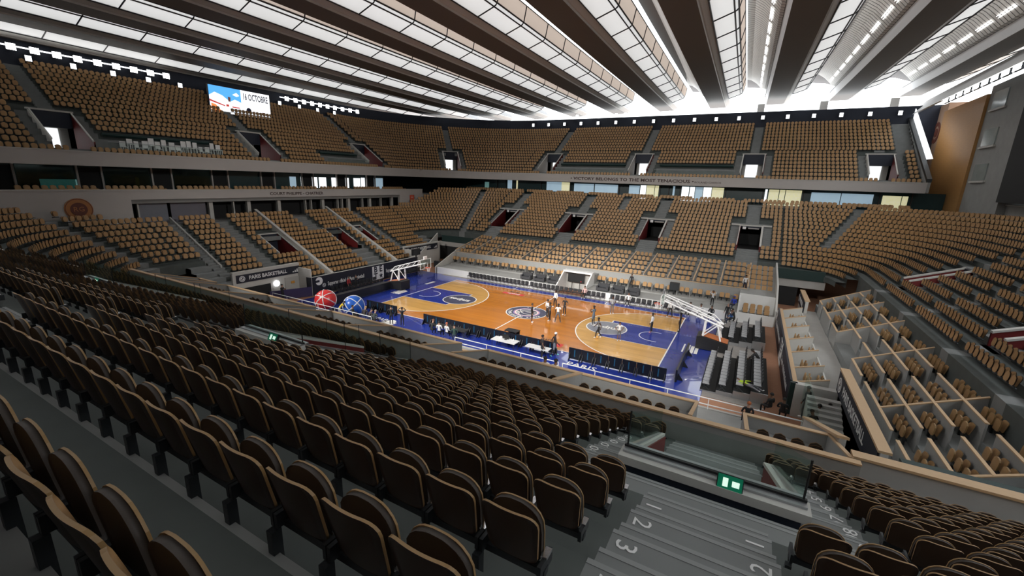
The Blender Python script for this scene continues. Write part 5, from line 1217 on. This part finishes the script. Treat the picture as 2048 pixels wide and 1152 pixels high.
# ------------------------------------------------------------------ people
PEOPLE = []
SKIN = {'d': (.055, .026, .016), 'm': (.18, .09, .055), 'l': (.42, .24, .17)}
def cmat(col):
    n = 'cloth_%02x%02x%02x' % tuple(int(255*c**.45) for c in col)
    if n not in MATS: mat(n, col, .75, noise=.1, nscale=12)
    return n
def joints(pose, rnd):
    j = dict(pelvis=(0, 0, .95), spine=(0, .01, 1.14), chest=(0, 0, 1.34), neck=(0, -.005, 1.50), head0=(0, .015, 1.575), head1=(0, .02, 1.66), head2=(0, .01, 1.755))
    for s, n in ((-1, 'l'), (1, 'r')):
        j.update({n+'hip': (s*.095, 0, .89), n+'knee': (s*.11, .025, .49), n+'ankle': (s*.115, -.01, .085), n+'toe': (s*.14, .17, .035),
                  n+'sho': (s*.185, -.005, 1.43), n+'elb': (s*.25, -.03, 1.15), n+'wri': (s*.255, .07, .92), n+'hand': (s*.25, .10, .84)})
    def lean(a, keys=('spine', 'chest', 'neck', 'head0', 'head1', 'head2', 'lsho', 'rsho', 'lelb', 'relb', 'lwri', 'rwri', 'lhand', 'rhand'), c=(0, 0, .95)):
        for k in keys:
            x, y, z = j[k]; y -= c[1]; z -= c[2]; j[k] = (x, c[1]+y*math.cos(a)+z*math.sin(a), c[2]-y*math.sin(a)+z*math.cos(a))
    if pose == 'walk':
        j.update(lknee=(-.1, .20, .52), lankle=(-.1, .22, .12), ltoe=(-.11, .40, .08), rknee=(.1, -.04, .48), rankle=(.1, -.28, .13), rtoe=(.11, -.14, .035), lelb=(-.25, -.14, 1.17), lwri=(-.25, -.12, .95), lhand=(-.25, -.10, .87), relb=(.25, .07, 1.17), rwri=(.24, .24, 1.02), rhand=(.23, .30, .97)); lean(.08)
    elif pose == 'wide':
        j.update(lknee=(-.17, .03, .49), lankle=(-.24, -.02, .085), ltoe=(-.29, .15, .035), rknee=(.17, .03, .49), rankle=(.24, -.02, .085), rtoe=(.29, .15, .035))
    elif pose == 'hips':
        for s, n in ((-1, 'l'), (1, 'r')): j.update({n+'elb': (s*.36, -.08, 1.17), n+'wri': (s*.2, .06, 1.0), n+'hand': (s*.14, .1, .98)})
    elif pose == 'phone':
        for s, n in ((-1, 'l'), (1, 'r')): j.update({n+'elb': (s*.26, .08, 1.16), n+'wri': (s*.12, .3, 1.3), n+'hand': (s*.06, .33, 1.36)})
    elif pose == 'raise':
        for s, n in ((-1, 'l'), (1, 'r')): j.update({n+'elb': (s*.36, .03, 1.5), n+'wri': (s*.18, .04, 1.68), n+'hand': (s*.1, .05, 1.74)})
    elif pose == 'point':
        j.update(relb=(.3, .2, 1.32), rwri=(.3, .42, 1.36), rhand=(.3, .5, 1.37))
    elif pose in ('sit', 'sitfwd', 'sitphone'):
        for k in list(j):
            if k[1:] not in ('hip', 'knee', 'ankle', 'toe'): x, y, z = j[k]; j[k] = (x, y, z-.42)
        for s, n in ((-1, 'l'), (1, 'r')):
            j.update({n+'hip': (s*.1, .03, .50), n+'knee': (s*.14, .43, .50), n+'ankle': (s*.14, .42, .09), n+'toe': (s*.16, .58, .035), n+'elb': (s*.27, .02, .76), n+'wri': (s*.18, .24, .66), n+'hand': (s*.13, .31, .63)})
        if pose == 'sitphone':
            for s, n in ((-1, 'l'), (1, 'r')): j.update({n+'wri': (s*.12, .28, .88), n+'hand': (s*.06, .31, .94)})
        if pose == 'sitfwd': lean(.45, c=(0, 0, .53))
    elif pose == 'kneel':
        for k in list(j):
            if k[1:] not in ('hip', 'knee', 'ankle', 'toe'): x, y, z = j[k]; j[k] = (x, y, z-.40)
        j.update(lhip=(-.1, 0, .50), rhip=(.1, 0, .50), lknee=(-.14, .38, .48), lankle=(-.14, .36, .09), ltoe=(-.15, .52, .035), rknee=(.12, .12, .09), rankle=(.12, -.30, .08), rtoe=(.12, -.42, .04))
        for s, n in ((-1, 'l'), (1, 'r')): j.update({n+'elb': (s*.26, .12, .78), n+'wri': (s*.1, .32, .92), n+'hand': (s*.05, .36, .98)})
        lean(.3, c=(0, 0, .53))
    elif pose == 'bend':
        lean(.75); j.update(lelb=(-.28, .45, 1.12), lwri=(-.2, .58, .95), lhand=(-.18, .64, .88), relb=(.28, .45, 1.12), rwri=(.2, .58, .95), rhand=(.18, .64, .88))
        j.update(lankle=(-.13, -.1, .085), ltoe=(-.14, .08, .035), rankle=(.13, .25, .085), rtoe=(.14, .43, .035), rknee=(.12, .2, .5))
    elif pose == 'lie':
        for k in list(j): x, y, z = j[k]; j[k] = (x, z-.95, .14+y*.6)
        for s, n in ((-1, 'l'), (1, 'r')): j.update({n+'knee': (s*.14, -.42, .2), n+'toe': (s*.2, -.93, .2)})
        j.update(relb=(.46, .42, .12), rwri=(.66, .34, .1), rhand=(.74, .32, .1), lelb=(-.4, .3, .14), lwri=(-.3, .1, .2), lhand=(-.25, .04, .22))
    for n, s in (('l', -1), ('r', 1)):
        h = Vector(j[n+'hand']); w = Vector(j[n+'wri']); d = (h-w).normalized(); sd = Vector((0, 1, 0)) if abs(d.y) < .7 else Vector((0, 0, 1)); sd = (sd-d*sd.dot(d)).normalized(); fw = d.cross(sd)
        for i, (q, L) in enumerate(((.03, .072), (.011, .085), (-.008, .08), (-.028, .062))): j[n+'f%d' % i] = tuple(h+sd*q+d*L+fw*.018*s)
        j[n+'f4'] = tuple(h+sd*.055+d*.03)
    return j
RAD = dict(pelvis=.135, spine=.12, chest=.15, neck=.062, head0=.07, head1=.098, head2=.072, hip=.092, knee=.06, ankle=.042, toe=.038, sho=.066, elb=.046, wri=.032, hand=.036)
BON = [('pelvis', 'spine', 'shirt'), ('spine', 'chest', 'shirt'), ('chest', 'neck', 'shirt'), ('neck', 'head0', 'skin'), ('head0', 'head1', 'skin'), ('head1', 'head2', 'skin')]
for n in 'lr':
    BON += [('pelvis', n+'hip', 'short'), (n+'hip', n+'knee', 'thigh'), (n+'knee', n+'ankle', 'shin'), (n+'ankle', n+'toe', 'shoe'), ('chest', n+'sho', 'shirt'), (n+'sho', n+'elb', 'uarm'), (n+'elb', n+'wri', 'farm'), (n+'wri', n+'hand', 'skin')]
    BON += [(n+'hand', n+'f%d' % i, 'skin') for i in range(5)]
def person(label, loc, rz, pose='stand', shirt=(.02, .02, .02), pants=(.02, .02, .02), skin='d', hair=(.01, .008, .007), shoe=(.7, .7, .7), sleeve=2, shorts=False, sock=None, h=1.9, cap=None, group=None, bald=False):
    """sleeve 0 none, 1 short, 2 long; shorts: bare or legging shins"""
    j = joints(pose, random); names = list(j); idx = {n: i for i, n in enumerate(names)}
    me = bpy.data.meshes.new('person'); me.from_pydata([j[n] for n in names], [(idx[a], idx[b]) for a, b, _ in BON], [])
    o = bpy.data.objects.new('person', me); COL.objects.link(o)
    m = o.modifiers.new('skin', 'SKIN'); m.use_smooth_shade = True; m.branch_smoothing = .4; o.modifiers.new('sub', 'SUBSURF').levels = 1
    sv = me.skin_vertices[0].data
    for n, i in idx.items():
        r = RAD.get(n, RAD.get(n[1:], .011)); sv[i].radius = (r, r*(.72 if n in ('chest', 'pelvis', 'spine') else .95)); sv[i].use_root = n == 'pelvis'
    PEOPLE.append((o, j, dict(label=label, loc=loc, rz=rz, shirt=shirt, pants=pants, skin=SKIN[skin], hair=hair, shoe=shoe, sleeve=sleeve, shorts=shorts, sock=sock, h=h, cap=cap, group=group, bald=bald)))
def finish_people():
    dg = bpy.context.evaluated_depsgraph_get(); dg.update()
    fm = MB(); fm.add([(0, .118, 0), (-.016, .095, -.02), (.016, .095, -.02), (0, .092, .03)], [(0, 2, 1), (0, 3, 2), (0, 1, 3)], 0)
    for s in (-1, 1): fm.box(s*.034-.012, s*.034+.012, .088, .096, .018, .028, 1)
    fm.box(-.024, .024, .086, .094, -.047, -.04, 2)
    for o, j, p in PEOPLE:
        me = bpy.data.meshes.new_from_object(o.evaluated_get(dg)); me.name = 'person'; old = o.data; o.modifiers.clear(); o.data = me; bpy.data.meshes.remove(old)
        sk = cmat(p['skin']); sh, pa, so = cmat(p['shirt']), cmat(p['pants']), cmat(p['shoe']); sc = cmat(p['sock']) if p['sock'] else sk
        slots = [sk, sh, pa, so, sc]; me.materials.clear(); [me.materials.append(MATS[s]) for s in slots]
        A = np.array([j[a] for a, b, _ in BON]); B = np.array([j[b] for a, b, _ in BON]); D = B-A; L2 = (D**2).sum(1)+1e-9
        rr = np.array([RAD.get(b, RAD.get(b[1:], .011)) for a, b, _ in BON])
        n = len(me.polygons); C = np.empty(n*3); me.polygons.foreach_get('center', C); C = C.reshape(-1, 3)
        t = np.clip(((C[:, None]-A)*D).sum(2)/L2, 0, 1); dist = np.linalg.norm(C[:, None]-(A+t[..., None]*D), axis=2)-rr*.6; b = dist.argmin(1); tt = t[np.arange(n), b]
        mi = np.zeros(n, int); zlim = j['neck'][2]
        for q in range(n):
            kd = BON[b[q]][2]; v = 0
            if kd == 'shirt': v = 2 if (BON[b[q]][0] == 'pelvis' and tt[q] < .25) else 1
            elif kd == 'uarm': v = 1 if p['sleeve'] >= 1 and (p['sleeve'] == 2 or tt[q] < .6) else 0
            elif kd == 'farm': v = 1 if p['sleeve'] == 2 else 0
            elif kd == 'short': v = 2
            elif kd == 'thigh': v = 2 if not p['shorts'] or tt[q] < .85 else 4
            elif kd == 'shin': v = 2 if not p['shorts'] else 4
            elif kd == 'shoe': v = 3
            mi[q] = v
        me.polygons.foreach_set('material_index', mi); me.polygons.foreach_set('use_smooth', [True]*n); me.update()
        k = p['h']/1.83; o.scale = (k, k, k); o.location = p['loc']; o.rotation_euler = (0, 0, p['rz']); tag(o, p['label'], 'person', p['group'])
        h1, h2 = Vector(j['head1']), Vector(j['head2']); up = (h2-Vector(j['head0'])).normalized(); fwd = Vector((0, 1, 0)); fwd = (fwd-up*fwd.dot(up)).normalized() if abs(up.y) < .9 else Vector((0, 0, 1)); rt = fwd.cross(up)
        M = Matrix(((rt.x, fwd.x, up.x, h1.x), (rt.y, fwd.y, up.y, h1.y), (rt.z, fwd.z, up.z, h1.z), (0, 0, 0, 1)))
        hc = p['cap'] or p['hair']; hm = MB()
        R0 = .112
        ring = []
        for a in range(6):
            th = (PI*.56)*a/5
            for q in range(14):
                ph = 2*PI*q/14; lim = 1. if math.sin(ph) < .35 else .72; tq = th*lim
                ring.append((R0*.92*math.sin(tq)*math.cos(ph), -.008+R0*math.sin(tq)*math.sin(ph), .028+R0*math.cos(tq)))
        fs = [(a*14+q, a*14+(q+1) % 14, (a+1)*14+(q+1) % 14, (a+1)*14+q) for a in range(5) for q in range(14)]
        hm.add(ring, fs)
        if not p['bald']: hm.xf(M); hm.build('cap' if p['cap'] else 'hair', cmat(hc), o, True)
        f = MB(); f.v = list(fm.v); f.f = list(fm.f); f.m = list(fm.m); f.xf(M); f.build('face', [sk, 'letter_black', 'logo_red'], o)
K = (.014, .014, .016); WH = (.72, .72, .72); GR = (.10, .11, .13); NV = (.02, .03, .06); LG = (.32, .33, .35)
PL_ = 'players on the court'
def P(x, y, rz, label, **kw): person(label, (x, y, kw.pop('z', .03)), rz, **kw)
P(1.84, -2.6, -1.3, 'man in black jacket standing on the centre emblem', shirt=K, pants=K, shorts=True, sock=(.12, .05, .03), skin='m', group=PL_)
P(3.08, -1.28, 1.6, 'player in dark grey sleeveless top and black trousers beside the centre emblem', pose='phone', shirt=GR, pants=K, sleeve=0, group=PL_)
P(2.45, -.5, -.6, 'person in white hooded top half hidden behind a grey player', shirt=WH, pants=K, skin='m', group=PL_)
P(1.72, 3.16, 2.6, 'tall person in white long sleeved top walking near the far sideline', pose='wide', shirt=WH, pants=K, h=2.0, group=PL_)
P(3.89, -1.26, .4, 'player in white shirt and grey shorts seen from the back', pose='wide', shirt=WH, pants=GR, sleeve=1, shorts=True, sock=(.02, .02, .022), group=PL_)
P(3.53, 1.28, 2.9, 'player in black shirt with hands on hips behind the white shirted one', pose='hips', shirt=K, pants=K, sleeve=1, skin='m', group=PL_)
P(6.89, .09, 1.2, 'player in grey blue top and shorts at the edge of the arc', pose='phone', shirt=(.12, .15, .19), pants=(.10, .12, .15), sleeve=1, shorts=True, sock=K, group=PL_)
P(7.34, 4.54, -2.5, 'player with long hair in grey top by the far bench', pose='hips', shirt=LG, pants=GR, sleeve=1, group=PL_)
P(8.42, -3.12, 2.0, 'player in grey top with red striped black leggings walking by the logo', pose='walk', shirt=(.16, .17, .19), pants=K, sleeve=0, group=PL_)
P(10.07, -2.72, -2.6, 'shorter person in white shirt and grey shorts on the blue key', pose='hips', shirt=WH, pants=GR, sleeve=1, shorts=True, skin='m', h=1.7, group=PL_)
P(11.99, .93, 1.4, 'player in white bib and black trousers with pink shoes', shirt=WH, pants=K, shoe=(.8, .35, .33), group=PL_)
P(14.13, 2.53, 1.7, 'player in black with white stripes at the right baseline', shirt=K, pants=K, shoe=K, group=PL_)
P(12.62, 6.61, 2.9, 'person in white striped top standing below the right hoop', pose='wide', shirt=(.6, .6, .6), pants=K, skin='m', group=PL_)
P(6.19, -9.66, -.9, 'man in black tee and striped trousers at the near sideline', shirt=K, pants=K, sleeve=1, skin='m', group=PL_, z=.02)
P(6.8, -8.81, -1.0, 'tall player in white cap, black tee and teal shoes at the near sideline', pose='walk', shirt=K, pants=(.14, .15, .18), sleeve=1, shorts=True, sock=K, shoe=(.15, .6, .55), cap=WH, h=1.98, group=PL_, z=.02)
ST = 'staff around the court'
P(16.04, 10.5, 2.9, 'person in light grey hoodie with raised arms on the terrace', pose='raise', shirt=(.5, .5, .5), pants=K, skin='m', z=.84, h=1.75, group=ST)
P(17.6, 8.75, 2.6, 'man in dark jacket with green bag by the far corner', shirt=K, pants=(.03, .03, .04), skin='l', z=.0, group=ST, bald=True)
P(18.0, 8.0, 2.0, 'seated person in blue beside the man with green bag', pose='sit', shirt=(.02, .12, .4), pants=NV, skin='l', z=.0, group=ST)
P(18.0, 10.6, 2.6, 'hooded person in bright blue jacket at the corner wall', pose='sit', shirt=(.02, .05, .45), pants=NV, skin='m', hair=(.02, .05, .45), z=.84, group=ST)
P(18.3, 6.9, 1.4, 'crouching photographer in black at the end of the risers', pose='kneel', shirt=K, pants=K, skin='m', z=.45, group=ST)
P(20.35, -3.5, 1.4, 'tall person in black coat bending over the last riser row', pose='bend', shirt=K, pants=K, skin='d', h=1.98, z=.01, group=ST)
P(19.7, -8.1, .9, 'person in neon yellow vest reclining across the riser steps', pose='lie', shirt=(.5, .72, .04), pants=(.25, .25, .28), skin='m', z=.72, group=ST)
P(-13.5, -11.45, -.6, 'person in yellow shirt and white trousers before the blue ball', pose='bend', shirt=(.75, .52, .03), pants=(.55, .55, .52), sleeve=1, skin='d', z=.015, h=1.8, group=ST)
P(-12.0, -11.2, -1.0, 'seated person in olive jacket beside the blue ball', pose='sit', shirt=(.05, .055, .04), pants=K, skin='l', z=.015, group=ST)
P(-10.9, -10.9, .3, 'seated woman with fair hair and dark coat at the near sideline', pose='sitfwd', shirt=(.05, .04, .035), pants=(.06, .10, .18), skin='l', hair=(.4, .25, .1), z=.015, group=ST)
P(-10.1, -11.1, -.2, 'seated person in orange scarf behind the corner boards', pose='sitfwd', shirt=(.06, .04, .04), pants=NV, skin='l', z=.015, group=ST)
P(-9.4, -11.2, .2, 'seated balding man in dark coat at the near sideline', pose='sitfwd', shirt=(.03, .04, .04), pants=K, skin='l', hair=(.3, .24, .2), z=.015, group=ST)
P(-8.3, -10.2, .5, 'standing man in black holding papers behind the short board run', pose='phone', shirt=K, pants=K, skin='l', z=.015, h=1.8, group=ST)
P(-7.2, -10.0, .4, 'standing man in black photographing towards the court', pose='raise', shirt=K, pants=K, skin='m', z=.015, h=1.8, group=ST)
P(-3.6, -10.4, .2, 'official with long dark hair at the scorer table', pose='sitfwd', shirt=K, pants=K, skin='l', hair=(.2, .08, .04), z=.015, group=ST)
P(-2.8, -10.4, .1, 'official in white shirt at the scorer table', pose='sit', shirt=WH, pants=K, skin='l', z=.015, group=ST)
P(-2.1, -10.3, -.2, 'official with reddish hair at the scorer table', pose='sit', shirt=WH, pants=K, skin='l', hair=(.35, .1, .05), z=.015, group=ST)
P(-1.2, -10.5, .6, 'official in dark green top at the end of the scorer table', pose='sitfwd', shirt=(.02, .05, .04), pants=NV, skin='l', z=.015, group=ST)
P(-22.4, -11.0, -1.2, 'man in black taking a picture near the purple screen', pose='phone', shirt=K, pants=K, skin='l', z=-.02, group=ST)
P(-19.95, -4.7, -1.3, 'standing person in red and black before the sponsor banner', shirt=(.3, .02, .02), pants=K, skin='m', z=.015, group=ST)
P(-19.95, -3.7, -1.5, 'standing person in black with folded arms before the sponsor banner', pose='phone', shirt=K, pants=K, skin='m', z=.015, group=ST)
for n, (x, y, r, ps, lb) in enumerate(((20.9, -9.9, .8, 'sit', 'seated person in black under the green banner end'), (21.5, -10.2, -.2, 'sit', 'second seated person in black beside the clay strip'), (22.55, -9.9, 1.0, 'wide', 'standing person in black at the foot of the corner stairs'), (23.0, -11.0, .2, 'sitphone', 'seated person in black with folded hands on the corner stairs'), (23.5, -10.6, .1, 'sit', 'seated person in black against the pale corner wall'), (22.8, -12.0, .6, 'sitfwd', 'leaning person in black behind the wooden capped wall'))):
    P(x, y, r, lb, pose=ps, shirt=K, pants=K, skin='m', z=.02 if n < 2 else .45, group=ST)
P(19.7, -13.0, .1, 'person in black with orange scarf seated behind the white rail', pose='sit', shirt=K, pants=K, skin='l', hair=(.35, .1, .03), z=.55, group=ST)
P(10.0, -17.7, .3, 'person in white shirt seated in the near boxes', pose='sit', shirt=WH, pants=K, skin='m', z=2.5, group=ST)
P(10.6, -17.7, -.2, 'second person in white shirt with dark hair seated in the near boxes', pose='sit', shirt=WH, pants=K, skin='m', z=2.5, group=ST)
P(7.1, 12.9, 3.0, 'person in black standing in the far box front row', shirt=K, pants=K, skin='m', z=.98, h=1.75, group=ST)
P(18.75, 14.6, .1, 'man in white shirt climbing the box stairs seen from the back', pose='walk', shirt=WH, pants=NV, sleeve=2, skin='m', z=2.0, h=1.85, group=ST)
for n, (x, y, r, sh, lb) in enumerate(((2.9, 8.85, PI, (.6, .4, .38), 'player in pink bib seated on the far bench'), (7.9, 8.85, PI, WH, 'player in white seated on the far bench below the sofas'), (14.2, 8.7, 2.8, LG, 'seated person in grey beyond the right hoop'), (15.2, 8.7, 3.0, (.5, .5, .5), 'seated person with dark hair bun near the corner'), (16.2, 8.6, 2.8, K, 'seated person in black beside the corner wall'))):
    P(x, y, r, lb, pose='sit', shirt=sh, pants=K, skin='m', z=.015, group=ST)
finish_people()
